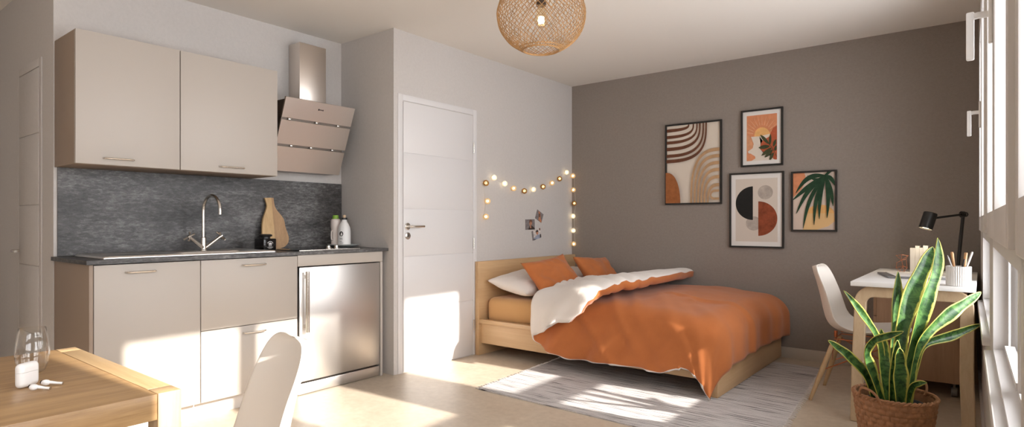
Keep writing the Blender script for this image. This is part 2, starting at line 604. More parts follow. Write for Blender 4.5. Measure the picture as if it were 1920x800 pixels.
def window(n, y0, y1, leaves=2, handle=True):
    r = sroot('window_%d' % n, (xw((y0 + y1) / 2), (y0 + y1) / 2, ZS))
    m = (y0 + y1) / 2
    fr = 0.045
    f = [(0.0, 0.09, y0, y0 + fr, ZS, ZT), (0.0, 0.09, y1 - fr, y1, ZS, ZT),
         (0.0, 0.09, y0, y1, ZT - 0.05, ZT), (0.0, 0.09, y0, y1, ZS, ZS + 0.02),
         (0.0, 0.09, y0, y1, 1.015, 1.075)]
    spans = [(y0 + fr, y1 - fr)]
    if leaves == 2:
        f.append((0.0, 0.09, m - 0.03, m + 0.03, 1.03, ZT))
        f.append((0.032, 0.075, m - 0.03, m + 0.03, ZS + 0.01, 1.03))
        spans = [(y0 + fr, m - 0.03), (m + 0.03, y1 - fr)]
    ws('window_frame', f, M_PVC, r)
    ws('window_sill', [(-0.025, 0.02, y0 - 0.02, y1 + 0.02, ZS - 0.03, ZS + 0.004)], M_PVC, r, bev=0.004)
    for k, (a, b) in enumerate(spans):
        # fixed lower light
        g = ws('lower_bead', [(0.04, 0.06, a, a + 0.03, ZS + 0.02, 1.015), (0.04, 0.06, b - 0.03, b, ZS + 0.02, 1.015),
                              (0.03, 0.06, a + 0.03, b - 0.03, ZS + 0.02, ZS + 0.04), (0.03, 0.06, a + 0.03, b - 0.03, 1.0, 1.015)], M_PVC, r)
        ws('window_pane', [(0.043, 0.047, a + 0.03, b - 0.03, ZS + 0.04, 1.0)], M_PANE, g)
        # opening upper sash, standing a little proud of the frame
        s0 = a - 0.012 if k == 0 or leaves == 1 else a - 0.027
        s1 = b + 0.027 if (k == 0 and leaves == 2) else b + 0.012
        z0, z1 = 1.055, ZT - 0.03
        st = 0.057
        sash = ws('sash', [(-0.018, 0.05, s0, s0 + st, z0, z1), (-0.018, 0.05, s1 - st, s1, z0, z1),
                           (-0.018, 0.05, s0 + st, s1 - st, z0, z0 + 0.078), (-0.018, 0.05, s0 + st, s1 - st, z1 - 0.10, z1)], M_PVC, r, bev=0.003)
        ws('window_pane', [(0.028, 0.032, s0 + st, s1 - st, z0 + 0.078, z1 - 0.10)], M_PANE, sash)
        if handle and k == (1 if leaves == 2 else 0):
            hy = s0 + 0.03
            hx = xw(hy) - 0.018
            hb = BM()
            box(hb, hx - 0.009, hx, hy - 0.014, hy + 0.014, 1.575, 1.705, bev=0.003)
            tube(hb, [(hx - 0.006, hy, 1.652), (hx - 0.03, hy, 1.652), (hx - 0.046, hy, 1.650)], 0.009, 10)
            box(hb, hx - 0.056, hx - 0.038, hy - 0.010, hy + 0.010, 1.535, 1.662, bev=0.004)
            obj('window_handle', hb, M_WHITE, sash)
    return r
window(1, *OPEN[2])
window(2, *OPEN[3])
window(3, *OPEN[1], leaves=1, handle=False)
window(4, *OPEN[0])  # unseen window behind the view, added to let in more light

# unseen block added outside to keep the sun off one casement
bm = BM(); box(bm, 4.0, 4.6, 4.03, 4.62, -0.12, 4.3); struct('exterior_sun_block', bm, M_WALL)

# baseboards
bm = BM(); box(bm, -3.33, xw(YD) - 0.002, YD - 0.012, YD, 0, 0.085, bev=0.002); struct('baseboard_back', bm, M_BASE)
bm = BM()
box(bm, -0.012, 0.0, -3.2, 5.19, 0, 0.07); shear(bm); struct('baseboard_right', bm, M_WALL)

# entrance door
def panel_door(n, fn, w, h, handle_u, grooves=(0.457, 0.851, 1.202, 1.612), lever=True, paint=None):
    paint = paint or M_DOOR
    """fn(u, d, z): u along the wall, d out of the wall."""
    def fb(bm, u0, u1, d0, d1, z0, z1, bev=0.0):
        b = BM(); box(b, u0, u1, d0, d1, z0, z1, bev=bev)
        for v in b.verts:
            v.co = Vector(fn(*v.co))
        merge(bm, b)
    r = sroot('door_%d' % n, fn(w / 2, 0, 0))
    bm = BM()
    fw = 0.045
    fb(bm, -fw, 0.0, 0, 0.006, 0, h + fw, 0.002)
    fb(bm, w, w + fw, 0, 0.006, 0, h + fw, 0.002)
    fb(bm, 0.0, w, 0, 0.006, h, h + fw, 0.002)
    struct('door_frame', bm, paint, r)
    bm = BM()
    zs = [0.006] + list(grooves) + [h - 0.004]
    for a, b in zip(zs, zs[1:]):
        fb(bm, 0.004, w - 0.004, 0, 0.008, a + 0.003, b - 0.003, 0.0012)
    fb(bm, 0.006, w - 0.006, -0.002, 0.003, 0.008, h - 0.006)
    leaf = struct('door_leaf', bm, paint, r)
    if lever:
        hu = handle_u
        rot = Matrix((Vector(fn(1, 0, 0)) - Vector(fn(0, 0, 0)), Vector(fn(0, 0, 1)) - Vector(fn(0, 0, 0)), Vector(fn(0, 1, 0)) - Vector(fn(0, 0, 0)))).transposed().to_4x4()
        bm = BM()
        lathe(bm, [(0, 0), (0.026, 0), (0.026, 0.006), (0.022, 0.009), (0, 0.009)], fn(hu, 0.008, 1.073), 24, rot)
        tube(bm, [fn(hu, 0.015, 1.073), fn(hu, 0.045, 1.073), fn(hu + 0.012, 0.056, 1.073), fn(hu + 0.03, 0.058, 1.073), fn(hu + 0.125, 0.056, 1.073)], 0.0085, 10)
        obj('door_handle', bm, M_CHROME, r)
        bm = BM()
        lathe(bm, [(0, 0), (0.026, 0), (0.026, 0.006), (0.022, 0.008), (0, 0.008)], fn(hu, 0.008, 1.003), 24, rot)
        e = obj('escutcheon', bm, M_CHROME, r)
        bm = BM()
        fb(bm, hu - 0.004, hu + 0.004, 0.015, 0.0168, 0.992, 1.014, 0.002)
        obj('keyhole', bm, M_BLACK, e)
        for z in (0.25, 0.93, 1.72):
            bm = BM()
            tube(bm, [fn(w - 0.001, 0.013, z - 0.045), fn(w - 0.001, 0.013, z + 0.045)], 0.0055, 8)
            obj('hinge', bm, M_CHROME, r)
    return r
panel_door(1, lambda u, d, z: (XD + d, 2.912 + u, z), 0.766, 1.995, 0.042)
panel_door(2, lambda u, d, z: (-4.622 + u, YL - d, z), 0.42, 1.99, 0.04, lever=False, paint=M_WALL)
bm = BM()
tube(bm, [(-4.60, YL - 0.010, 0.93), (-4.60, YL - 0.045, 0.93), (-4.57, YL - 0.05, 0.93), (-4.49, YL - 0.05, 0.93)], 0.008, 8)
obj('door_handle', bm, M_CHROME, bpy.data.objects['door_2'])

# ------------------------------------------------------------------ kitchen
XF = -3.395                   # face of the base doors
def bow_handle(name, parent, x, y0, y1, z):
    bm = BM()
    pts = catmull([(x, y0, z), (x + 0.018, y0 + 0.002, z), (x + 0.026, y0 + 0.014, z), (x + 0.028, (y0 + y1) / 2, z),
                   (x + 0.026, y1 - 0.014, z), (x + 0.018, y1 - 0.002, z), (x, y1, z)], 4)
    tube(bm, pts, 0.0048, 8)
    return obj(name, bm, M_CHROME, parent)

t = thing('sink_cabinet', 'beige base cabinet with one tall door and a tan side panel under the sink drainer', 'cabinet', (-3.67, 1.255, 0), group=None)
bm = BM(); box(bm, XK + 0.004, XF - 0.019, 1.004, 1.508, 0.10, 0.76); obj('carcass', bm, M_CAB, t)
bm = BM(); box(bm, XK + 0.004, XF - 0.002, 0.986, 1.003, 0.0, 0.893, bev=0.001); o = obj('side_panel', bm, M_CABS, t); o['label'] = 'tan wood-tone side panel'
bm = BM(); box(bm, XF - 0.018, XF, 1.006, 1.508, 0.10, 0.890, bev=0.0015); d = obj('door', bm, M_CAB, t)
bow_handle('handle', d, XF, 1.142, 1.277, 0.850)

t = thing('drawer_cabinet', 'beige base cabinet with two deep drawers between the sink door and the fridge', 'cabinet', (-3.67, 1.806, 0))
bm = BM(); box(bm, XK + 0.004, XF - 0.019, 1.511, 2.103, 0.10, 0.76); obj('carcass', bm, M_CAB, t)
for z0, z1, hz, y0, y1 in ((0.499, 0.890, 0.852, 1.746, 1.884), (0.10, 0.495, 0.456, 1.752, 1.884)):
    bm = BM(); box(bm, XF - 0.018, XF, 1.512, 2.102, z0, z1, bev=0.0015); d = obj('drawer', bm, M_CAB, t)
    bow_handle('handle', d, XF, y0, y1, hz)

t = thing('appliance_housing', 'beige kitchen panel surround framing the small steel fridge beside the alcove wall', 'cabinet', (-3.67, 2.45, 0))
bm = BM(); box(bm, XF - 0.018, XF, 2.105, 2.783, 0.822, 0.893, bev=0.0015); obj('fascia', bm, M_CAB, t)
bm = BM(); box(bm, XK + 0.004, XF, 2.764, 2.783, 0.0, 0.820, bev=0.0015); obj('side_panel', bm, M_CAB, t)

t = thing('fridge', 'small brushed steel undercounter fridge with a vertical bar handle', 'fridge', (-3.67, 2.44, 0))
bm = BM(); box(bm, -3.93, XF - 0.035, 2.112, 2.758, 0.02, 0.815); obj('body', bm, M_STEELD, t)
bm = BM(); box(bm, XF - 0.032, XF - 0.002, 2.118, 2.757, 0.085, 0.815, bev=0.004); d = obj('door', bm, M_STEEL, t)
bm = BM()
tube(bm, [(XF + 0.036, 2.152, 0.405), (XF + 0.036, 2.152, 0.79)], 0.0125, 14)
for z in (0.44, 0.755):
    box(bm, XF - 0.003, XF + 0.030, 2.145, 2.159, z - 0.011, z + 0.011, bev=0.003)
obj('handle', bm, M_CHROME, d)
bm = BM(); box(bm, XF - 0.034, XF - 0.008, 2.114, 2.760, 0.004, 0.072, bev=0.003); obj('kick_grille', bm, M_STEEL, t)

bm = BM(); box(bm, -3.49, -3.472, 1.004, 2.112, 0.0, 0.099)
tag(obj('kick_board', bm, M_KICK), 'pale kick board along the floor under the beige base cabinets', 'kick board')

# worktop with the sink cut out
bm = BM()
WX0, WX1, WY0, WY1, Z0, Z1 = XK + 0.002, -3.384, 0.972, 2.827, 0.895, 0.916
cx0, cx1, cy0, cy1 = -3.845, -3.46, 1.085, 1.955
for b in ((WX0, WX1, WY0, cy0), (WX0, WX1, cy1, WY1), (WX0, cx0, cy0, cy1), (cx1, WX1, cy0, cy1)):
    box(bm, b[0], b[1], b[2], b[3], Z0, Z1)
tag(obj('worktop', bm, M_STONE, smooth=0), 'dark slate-look kitchen worktop running over the beige base cabinets', 'worktop')
bm = BM(); box(bm, XK + 0.001, XK + 0.010, 1.0, 2.828, 0.917, 1.402, bev=0.001)
tag(obj('splashback', bm, M_STONE, smooth=0), 'dark slate-look splashback on the wall between worktop and wall cabinet', 'splashback')

# sink: one pressed sheet
def sink_z(x, y):
    z = 0.9245
    def inside(x0, x1, y0, y1, s):
        return sstep(0, s, x - x0) * sstep(0, s, x1 - x) * sstep(0, s, y - y0) * sstep(0, s, y1 - y)
    z -= 0.135 * inside(-3.80, -3.475, 1.50, 1.935, 0.030)
    dr = inside(-3.80, -3.475, 1.10, 1.47, 0.02)
    z -= dr * (0.008 + 0.003 * math.sin((x + 3.8) * 2 * PI / 0.03))
    e = min(x + 3.868, -3.436 - x, y - 1.055, 1.985 - y)
    z += 0.0065 * math.exp(-((e - 0.012) / 0.0065) ** 2)
    if e < 0.008:
        z -= 0.0068 * (1 - max(0, e) / 0.008) ** 2
    return z
bm = BM()
nx, ny = 66, 130
g = [[bm.verts.new((-3.868 + 0.432 * i / nx, 1.055 + 0.93 * j / ny, sink_z(-3.868 + 0.432 * i / nx, 1.055 + 0.93 * j / ny))) for j in range(ny + 1)] for i in range(nx + 1)]
for i in range(nx):
    for j in range(ny):
        bm.faces.new((g[i][j], g[i + 1][j], g[i + 1][j + 1], g[i][j + 1]))
sk = obj('sink', bm, M_SINK, smooth=60)
md = sk.modifiers.new('s', 'SOLIDIFY'); md.thickness = 0.0015; md.offset = -1
tag(sk, 'stainless steel inset sink with a drainer set in the dark worktop', 'sink')

# tap
fx, fy = -3.820, 1.715
t = thing('kitchen_tap', 'brushed nickel swan-neck tap with two cross handles behind the sink', 'tap', (fx, fy, 0.9255))
bm = BM(); lathe(bm, [(0, 0.9255), (0.022, 0.9255), (0.022, 0.931), (0.018, 0.934), (0.0165, 1.006), (0.013, 1.010), (0, 1.010)], (fx, fy, 0), 20); obj('base', bm, M_CHROME, t)
bm = BM()
rr = 0.092
pts = [(fx, fy, 1.009), (fx, fy, 1.10)] + [(fx + rr - rr * math.cos(a), fy + 0.008 * (1 - math.cos(a)), 1.175 + rr * math.sin(a)) for a in [i * PI / 14 for i in range(15)]] + [(fx + 2 * rr, fy + 0.016, 1.150)]
tube(bm, pts, 0.0095, 12); obj('spout', bm, M_CHROME, t)
for s in (-1, 1):
    bm = BM()
    a = Vector((fx + 0.012, fy + s * 0.010, 0.945)); b = Vector((fx + 0.028, fy + s * 0.092, 1.012))
    tube(bm, [a, b], [0.011, 0.009], 12)
    d = (b - a).normalized()
    p = d.cross(Vector((1, 0, 0))).normalized()
    q = d.cross(p)
    c = b + d * 0.006
    for w in (p * 0.7 + q * 0.7, p * 0.7 - q * 0.7):
        w.normalize()
        tube(bm, [c - w * 0.038, c - w * 0.02, c + w * 0.02, c + w * 0.038], [0.0075, 0.0052, 0.0052, 0.0075], 8)
    tube(bm, [c - d * 0.006, c + d * 0.008], 0.009, 10)
    obj('cross_handle', bm, M_CHROME, t)

# hob
t = thing('hob', 'black glass two-ring hob with front knobs set in the worktop above the fridge', 'hob', (-3.65, 2.385, 0.916))
bm = BM(); box(bm, -3.865, -3.452, 2.15, 2.625, 0.9165, 0.9215, bev=0.002); obj('glass_plate', bm, M_BLACKG, t)
bm = BM(); box(bm, -3.4525, -3.447, 2.15, 2.625, 0.9162, 0.9225); obj('trim_strip', bm, M_CHROME, t)
for y in (2.395, 2.458):
    bm = BM(); lathe(bm, [(0, 0.9216), (0.021, 0.9216), (0.021, 0.926), (0.014, 0.93), (0.0125, 0.944), (0.009, 0.946), (0, 0.946)], (-3.490, y, 0), 20); obj('knob', bm, M_CHROME, t)
for x, y in ((-3.74, 2.36),):
    bm = BM(); lathe(bm, [(0.088, 0.9217), (0.091, 0.9219), (0.094, 0.9217)], (x, y, 0), 40); obj('ring_mark', bm, M_STEELD, t)

# wall cabinet
t = thing('wall_cabinet', 'beige two-door wall cabinet hung above the slate splashback', 'cabinet', (-3.78, 1.54, 1.40))
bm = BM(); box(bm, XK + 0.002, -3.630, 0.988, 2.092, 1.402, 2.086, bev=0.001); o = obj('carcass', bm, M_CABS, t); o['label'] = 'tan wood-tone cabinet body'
for y0, y1, h0, h1 in ((0.989, 1.4895, 1.112, 1.250), (1.4945, 2.091, 1.715, 1.862)):
    bm = BM(); box(bm, -3.628, -3.609, y0, y1, 1.404, 2.088, bev=0.0015); d = obj('door', bm, M_CAB, t)
    bow_handle('handle', d, -3.609, h0, h1, 1.437)

# range hood
t = thing('range_hood', 'slanted steel range hood with a square chimney in the kitchen corner', 'range hood', (-3.80, 2.425, 1.45))
TP, BP = Vector((-3.605, 0, 1.933)), Vector((-3.800, 0, 1.458))
dv = BP - TP
nv = Vector((dv.z, 0, -dv.x)).normalized()
if nv.x < 0: nv = -nv
bm = BM()
prism(bm, [(XK + 0.003, 1.462), (-3.822, 1.462), (-3.632, 1.925), (XK + 0.003, 1.925)], 0.53, lambda u, v, w: (u, 2.16 + w, v))
obj('body', bm, plain('hood_body', (0.30, 0.265, 0.24), 0.4, 1.0), t, smooth=0)
for a, b in ((0.0, 0.268), (0.303, 0.625), (0.660, 1.0)):
    bm = BM()
    p, q = TP + dv * a, TP + dv * b
    prism(bm, [(0, 0), (1, 0), (1, 1), (0, 1)], 0.014, lambda u, v, w: (p + (q - p) * v - nv * w + Vector((0, 2.150 + 0.55 * u, 0))))
    obj('front_panel', bm, M_HOOD, t, smooth=0)
for a in (0.2855, 0.6425):
    for fy_ in ((0.22,) if a > 0.5 else (0.12,)) + (0.5, 0.82):
        bm = BM()
        c = TP + dv * a - nv * 0.010
        box(bm, c.x - 0.006, c.x + 0.006, 2.150 + 0.55 * fy_ - 0.012, 2.150 + 0.55 * fy_ + 0.012, c.z - 0.007, c.z + 0.007, bev=0.002)
        obj('panel_clip', bm, M_CHROME, t)
bm = BM(); box(bm, XK + 0.003, -3.811, 2.378, 2.594, 1.926, 2.386, bev=0.0015); obj('chimney', bm, M_HOOD, t)
bm = BM()
c = TP + dv * 0.10 + nv * 0.0006
for k, (u0, u1, hh) in enumerate(((0.0, 0.009, 0.006), (0.011, 0.017, 0.0035), (0.019, 0.0255, 0.0035), (0.0275, 0.034, 0.0035), (0.036, 0.042, 0.005))):
    prism(bm, [(u0, -hh), (u1, -hh), (u1, hh), (u0, hh)], 0.0006, lambda u, v, w: (c + (-dv.normalized()) * v + nv * w + Vector((0, 2.150 + 0.255 + u, 0))))
obj('logo', bm, M_BLACK, t, smooth=0)

# chopping board leaning on the splashback
def clip_poly(poly, fn):
    out = []
    n = len(poly)
    for i in range(n):
        a, b = poly[i], poly[(i + 1) % n]
        fa, fb = fn(a), fn(b)
        if fa >= 0: out.append(a)
        if (fa >= 0) != (fb >= 0):
            s = fa / (fa - fb)
            out.append((a[0] + (b[0] - a[0]) * s, a[1] + (b[1] - a[1]) * s))
    return out
raw = [(222, 70), (276, 66), (330, 65), (331, 120), (338, 175), (358, 218), (385, 255), (412, 290), (435, 330), (444, 375), (447, 420), (458, 470), (472, 520), (480, 560), (478, 595), (468, 628), (450, 652), (425, 676), (395, 690), (330, 702), (250, 704), (190, 700), (165, 680), (157, 600), (156, 540), (160, 480), (168, 400), (180, 340), (197, 290), (215, 250), (232, 210), (243, 170), (240, 130), (232, 100)]
outl = [((x - 300) / 6.67 / 247, (704 - y) / 6.67 / 265) for x, y in raw]
by, bh = 2.225, 0.365
def bfn(u, v, w):
    return Vector((-3.882 - 0.058 * v / bh + w, by + u, 0.9175 + v * 0.99))
t = thing('chopping_board', 'bottle-shaped two-tone wooden chopping board leaning on the splashback', 'chopping board', (-3.89, by, 0.9175))
bm = BM(); prism(bm, clip_poly(outl, lambda p: 0.003 - p[0]), 0.016, bfn); obj('board', bm, M_BOARD1, t, smooth=20)
bm = BM(); prism(bm, clip_poly(outl, lambda p: p[0] - 0.003), 0.016, bfn); o = obj('dark_strip', bm, M_BOARD2, t, smooth=20); o['label'] = 'browner strip of timber'

# black storage jar
jx, jy, ja = -3.735, 2.078, R(8)
t = thing('storage_jar', 'square black glass jar with a round lid and white emblem before the chopping board', 'jar', (jx, jy, 0.9165), ja)
bm = BM(); box(bm, -0.049, 0.049, -0.049, 0.049, 0.001, 0.078, bev=0.007, seg=3); obj('body', bm, M_BLACKG, t, local=True)
bm = BM(); lathe(bm, [(0, 0.078), (0.030, 0.078), (0.030, 0.090), (0.040, 0.092), (0.043, 0.098), (0.040, 0.105), (0.030, 0.108), (0, 0.108)], n=28); obj('lid', bm, M_BLACK, t, local=True)
bm = BM()
def jf(u, v, w): return (0.0492 + w, u, v)
def jarc(r0, r1, a0, a1, cz, n=16):
    p = [(r1 * math.cos(a0 + (a1 - a0) * i / n), cz + r1 * math.sin(a0 + (a1 - a0) * i / n)) for i in range(n + 1)]
    p += [(r0 * math.cos(a1 + (a0 - a1) * i / n), cz + r0 * math.sin(a1 + (a0 - a1) * i / n)) for i in range(n + 1)]
    prism(bm, p, 0.0004, jf)
for k in range(9):
    a = R(28 + k * 13.8)
    jarc(0.0215, 0.0260, a, a + R(9), 0.036, 3)
jarc(0.0, 0.014, R(10), R(170), 0.038)
for u in (-0.009, 0.0, 0.009):
    prism(bm, [(u - 0.0022, 0.028), (u + 0.0022, 0.028), (u + 0.0014, 0.037), (u - 0.0014, 0.037)], 0.0004, jf)
for z, w in ((0.0225, 0.024), (0.0185, 0.018), (0.0145, 0.011)):
    n = int(w * 2 / 0.005)
    for i in range(n):
        u = -w + i * 2 * w / n
        prism(bm, [(u, z - 0.0011), (u + 0.0032, z - 0.0011), (u + 0.0032, z + 0.0011), (u, z + 0.0011)], 0.0004, jf)
obj('emblem', bm, plain('print_white', (0.75, 0.74, 0.72), 0.6), t, smooth=0, local=True)
# dish and two bottles
bm = BM()
lathe(bm, [(0, 0.9222), (0.085, 0.9222), (0.108, 0.932), (0.116, 0.938), (0.114, 0.941), (0.105, 0.936), (0.083, 0.9265), (0, 0.9265)], (-3.742, 2.70, 0), 48)
tag(obj('dish', bm, plain('grey_glaze', (0.40, 0.41, 0.40), 0.3)), 'shallow grey dish in the corner of the worktop carrying two bottles', 'dish')
bx, by2 = -3.722, 2.690
t = thing('oil_bottle', 'white round-shouldered bottle with a black neck ring and cork on the grey dish', 'bottle', (bx, by2, 0.927))
bm = BM(); lathe(bm, [(0, 0.927), (0.043, 0.927), (0.047, 0.932), (0.0475, 1.035), (0.044, 1.062), (0.033, 1.088), (0.021, 1.108), (0.0185, 1.12), (0.0185, 1.136), (0, 1.136)], (bx, by2, 0), 32); obj('bottle_body', bm, M_WHITE, t)
bm = BM(); lathe(bm, [(0.0185, 1.122), (0.0225, 1.122), (0.0225, 1.136), (0.0185, 1.137), (0, 1.137)], (bx, by2, 0), 24); obj('neck_ring', bm, M_BLACK, t)
bm = BM(); lathe(bm, [(0, 1.137), (0.011, 1.137), (0.0125, 1.152), (0.011, 1.157), (0, 1.157)], (bx, by2, 0), 18); obj('cork', bm, plain('cork', (0.62, 0.45, 0.30), 0.8), t)
bm = BM()
def wrapf(r, a0, cz):
    def f(u, v, w):
        a = a0 + u / r
        return (bx + (r + w) * math.cos(a), by2 + (r + w) * math.sin(a), cz + v)
    return f
wf = wrapf(0.0478, R(-62), 1.018)
prism(bm, [(0.015 * math.cos(i * PI / 12), 0.018 * math.sin(i * PI / 12)) for i in range(24)], 0.0004, wf)
for k, (z, w) in enumerate(((-0.032, 0.010), (-0.039, 0.012), (-0.056, 0.008), (-0.068, 0.014))):
    prism(bm, [(-0.012 + i * w * 2 / 6, z - 0.0011) for i in range(7)] + [(-0.012 + i * w * 2 / 6, z + 0.0011) for i in range(6, -1, -1)], 0.0004, wf)
lb = obj('round_mark', bm, M_BLACK, t, smooth=0); lb['label'] = 'black round mark with lines of small print below'
bm = BM()
wf2 = wrapf(0.0486, R(-62), 1.018)
for p in ([(-0.002, -0.009), (0.001, -0.009), (0.001, 0.010), (-0.002, 0.010)], [(0.001, 0.0), (0.006, 0.009), (0.008, 0.008), (0.003, -0.001)], [(0.001, 0.0), (0.003, 0.002), (0.008, -0.007), (0.006, -0.009)]):
    prism(bm, p, 0.0003, wf2)
obj('letter', bm, plain('print_white', (1, 1, 1)), lb, smooth=0)
b2x, b2y = -3.803, 2.672
t = thing('soap_bottle', 'slim white bottle with a green cap and side handle behind the corked bottle', 'bottle', (b2x, b2y, 0.927))
bm = BM(); lathe(bm, [(0, 0.927), (0.030, 0.927), (0.033, 0.932), (0.033, 1.045), (0.036, 1.07), (0.036, 1.118), (0.028, 1.128), (0, 1.128)], (b2x, b2y, 0), 28); obj('bottle_body', bm, plain('bottle_blush', (0.74, 0.66, 0.61), 0.4), t)
bm = BM(); lathe(bm, [(0, 1.129), (0.024, 1.129), (0.025, 1.133), (0.021, 1.152), (0.019, 1.156), (0, 1.156)], (b2x, b2y, 0), 24); obj('cap', bm, plain('green_cap', (0.22, 0.42, 0.05), 0.45), t)
bm = BM()
hv = Vector((-0.62, -0.784, 0))
hv = Vector((0.3, -0.954, 0))
P0 = Vector((b2x, b2y, 0))
tube(bm, catmull([P0 + hv * 0.032 + Vector((0, 0, 1.038)), P0 + hv * 0.047 + Vector((0, 0, 1.036)), P0 + hv * 0.050 + Vector((0, 0, 1.02)), P0 + hv * 0.050 + Vector((0, 0, 0.99)), P0 + hv * 0.047 + Vector((0, 0, 0.976)), P0 + hv * 0.032 + Vector((0, 0, 0.974))], 4), 0.0048, 8)
obj('handle', bm, MATS['bottle_blush'], t)

# ------------------------------------------------------------------ pendant lamp
pc = Vector((-1.805, 2.525, 2.180))
pr, pb = 0.230, 0.198
t = thing('pendant_lamp', 'round woven rattan pendant lamp with a lit bulb hanging from the ceiling', 'pendant lamp', (pc.x, pc.y, H))
bm = BM(); lathe(bm, [(0, H - 0.001), (0.045, H - 0.001), (0.045, H - 0.02), (0.03, H - 0.028), (0, H - 0.028)], (pc.x, pc.y, 0), 24); obj('ceiling_rose', bm, M_BLACK, t)
bm = BM(); tube(bm, [(pc.x, pc.y, H - 0.027), (pc.x, pc.y, pc.z + 0.14)], 0.0035, 8); obj('cord', bm, M_BLACK, t)
bm = BM()
ph0, ph1 = R(-66), R(62)
NS = 50
def sph(lon, lat, k=1.0):
    return Vector((pc.x + pr * k * math.cos(lat) * math.cos(lon), pc.y + pr * k * math.cos(lat) * math.sin(lon), pc.z + pb * k * math.sin(lat)))
rnd = random.Random(3)
for s in (-1, 1):
    for i in range(NS):
        lon0 = 2 * PI * (i + rnd.uniform(-0.16, 0.16)) / NS
        tw = R(105) + rnd.uniform(-0.03, 0.03)
        pts = []
        for j in range(31):
            f = j / 30
            lat = ph0 + (ph1 - ph0) * f
            pts.append(sph(lon0 + s * tw * (f - 0.5), lat, 1.0 + s * 0.006 + 0.004 * math.sin(f * 40 + i)))
        tube(bm, pts, 0.0017, 4, cap=False)
for lat, r_ in ((ph0, 0.0045), (ph1, 0.0045), (ph0 + 0.10, 0.003)):
    tube(bm, [sph(2 * PI * i / 48, lat) for i in range(48)], r_, 6, closed=True)
for z in (0.145,):
    tube(bm, [(pc.x - 0.11, pc.y, pc.z + pb * math.sin(ph1)), (pc.x + 0.11, pc.y, pc.z + pb * math.sin(ph1))], 0.003, 6)
    tube(bm, [(pc.x, pc.y - 0.11, pc.z + pb * math.sin(ph1)), (pc.x, pc.y + 0.11, pc.z + pb * math.sin(ph1))], 0.003, 6)
obj('lamp_shade', bm, M_RATTAN, t)
bm = BM(); lathe(bm, [(0, pc.z + 0.15), (0.012, pc.z + 0.15), (0.025, pc.z + 0.135), (0.0265, pc.z + 0.05), (0.0, pc.z + 0.05)], (pc.x, pc.y, 0), 20); obj('socket', bm, plain('socket_brown', (0.05, 0.03, 0.02), 0.4), t)
bm = BM(); lathe(bm, [(0.0, pc.z + 0.049), (0.017, pc.z + 0.049), (0.019, pc.z + 0.03), (0.030, pc.z + 0.005), (0.036, pc.z - 0.02), (0.032, pc.z - 0.045), (0.017, pc.z - 0.06), (0, pc.z - 0.063)], (pc.x, pc.y, 0), 24); b_ = obj('bulb', bm, pane_glass('bulb_glass', (1.0, 0.93, 0.80), 1.3), t)
bm = BM(); lathe(bm, [(0, pc.z - 0.045), (0.013, pc.z - 0.040), (0.0185, pc.z - 0.025), (0.013, pc.z - 0.008), (0, pc.z - 0.002)], (pc.x, pc.y, 0), 16); obj('filament', bm, plain('filament_glow', (1, 0.85, 0.6), 0.5, emit=(1.0, 0.78, 0.45), estr=30), b_)

# ------------------------------------------------------------------ string of fairy lights
XS = XD + 0.0285
YSd = YD - 0.0285
balls = [((XS, 3.815, 1.151), 'c'), ((XS, 3.836, 1.283), 'c'), ((XS, 3.815, 1.436), 'g'), ((XS, 3.920, 1.488), 'w'), ((XS, 4.066, 1.444), 'w'),
         ((XS, 4.195, 1.408), 'c'), ((XS, 4.354, 1.391), 'g'), ((XS, 4.494, 1.411), 'w'), ((XS, 4.649, 1.444), 'g'), ((XS, 4.802, 1.488), 'c'),
         ((XS, 4.933, 1.537), 'g'), ((XS, 5.059, 1.609), 'w'), ((-3.300, YSd, 1.580), 'c'), ((-3.295, YSd, 1.436), 'c'), ((-3.284, YSd, 1.298), 'g'),
         ((-3.300, YSd, 1.167), 'w'), ((-3.297, YSd, 1.019), 'w'), ((-3.290, YSd, 0.882), 'c')]
t = thing('hanging_string_light', 'string of small glowing wire balls draped on the white wall above the bed', 'fairy lights', (XS, 4.4, 1.45))
bm = BM()
wire = [Vector(p) for p, k in balls]
wp = []
for p in catmull(wire, 6):
    q = p.copy()
    if q.y < 5.12: q.x = XD + 0.003
    else: q.y = YD - 0.003
    q.x = max(q.x, XD + 0.003); q.y = min(q.y, YD - 0.003)
    wp.append(q)
tube(bm, wp, 0.0012, 5)
obj('wire', bm, plain('clear_wire', (0.62, 0.58, 0.52), 0.4), t)
SH = {'g': plain('ball_gold', (0.36, 0.19, 0.045), 0.4, 0.6), 'c': plain('ball_cream', (0.70, 0.56, 0.34), 0.5), 'w': plain('ball_white', (0.80, 0.76, 0.66), 0.5)}
LED = {'g': plain('led_gold', (1, .7, .3), emit=(1.0, 0.66, 0.30), estr=5), 'c': plain('led_cream', (1, .8, .5), emit=(1.0, 0.76, 0.46), estr=6), 'w': plain('led_white', (1, .9, .7), emit=(1.0, 0.86, 0.64), estr=8)}
ball_me = {}
for p, k in balls:
    if k not in ball_me:
        b = BM()
        bmesh.ops.create_icosphere(b, subdivisions=2, radius=0.0245)
        bmesh.ops.wireframe(b, faces=list(b.faces), thickness=0.0035, use_replace=True, use_even_offset=True)
        ball_me[k] = obj('light_ball', b, SH[k], t, loc=Vector(p) - t.location, local=True)
        b = BM(); bmesh.ops.create_icosphere(b, subdivisions=2, radius=0.0125)
        obj('led', b, LED[k], ball_me[k], local=True)
        if k != 'c':
            ball_me[k]['label'] = 'gold wire ball' if k == 'g' else 'white wire ball'
    else:
        o = ball_me[k].copy(); COL.objects.link(o); o.location = Vector(p) - t.location
        c = ball_me[k].children[0].copy(); COL.objects.link(c); c.parent = o

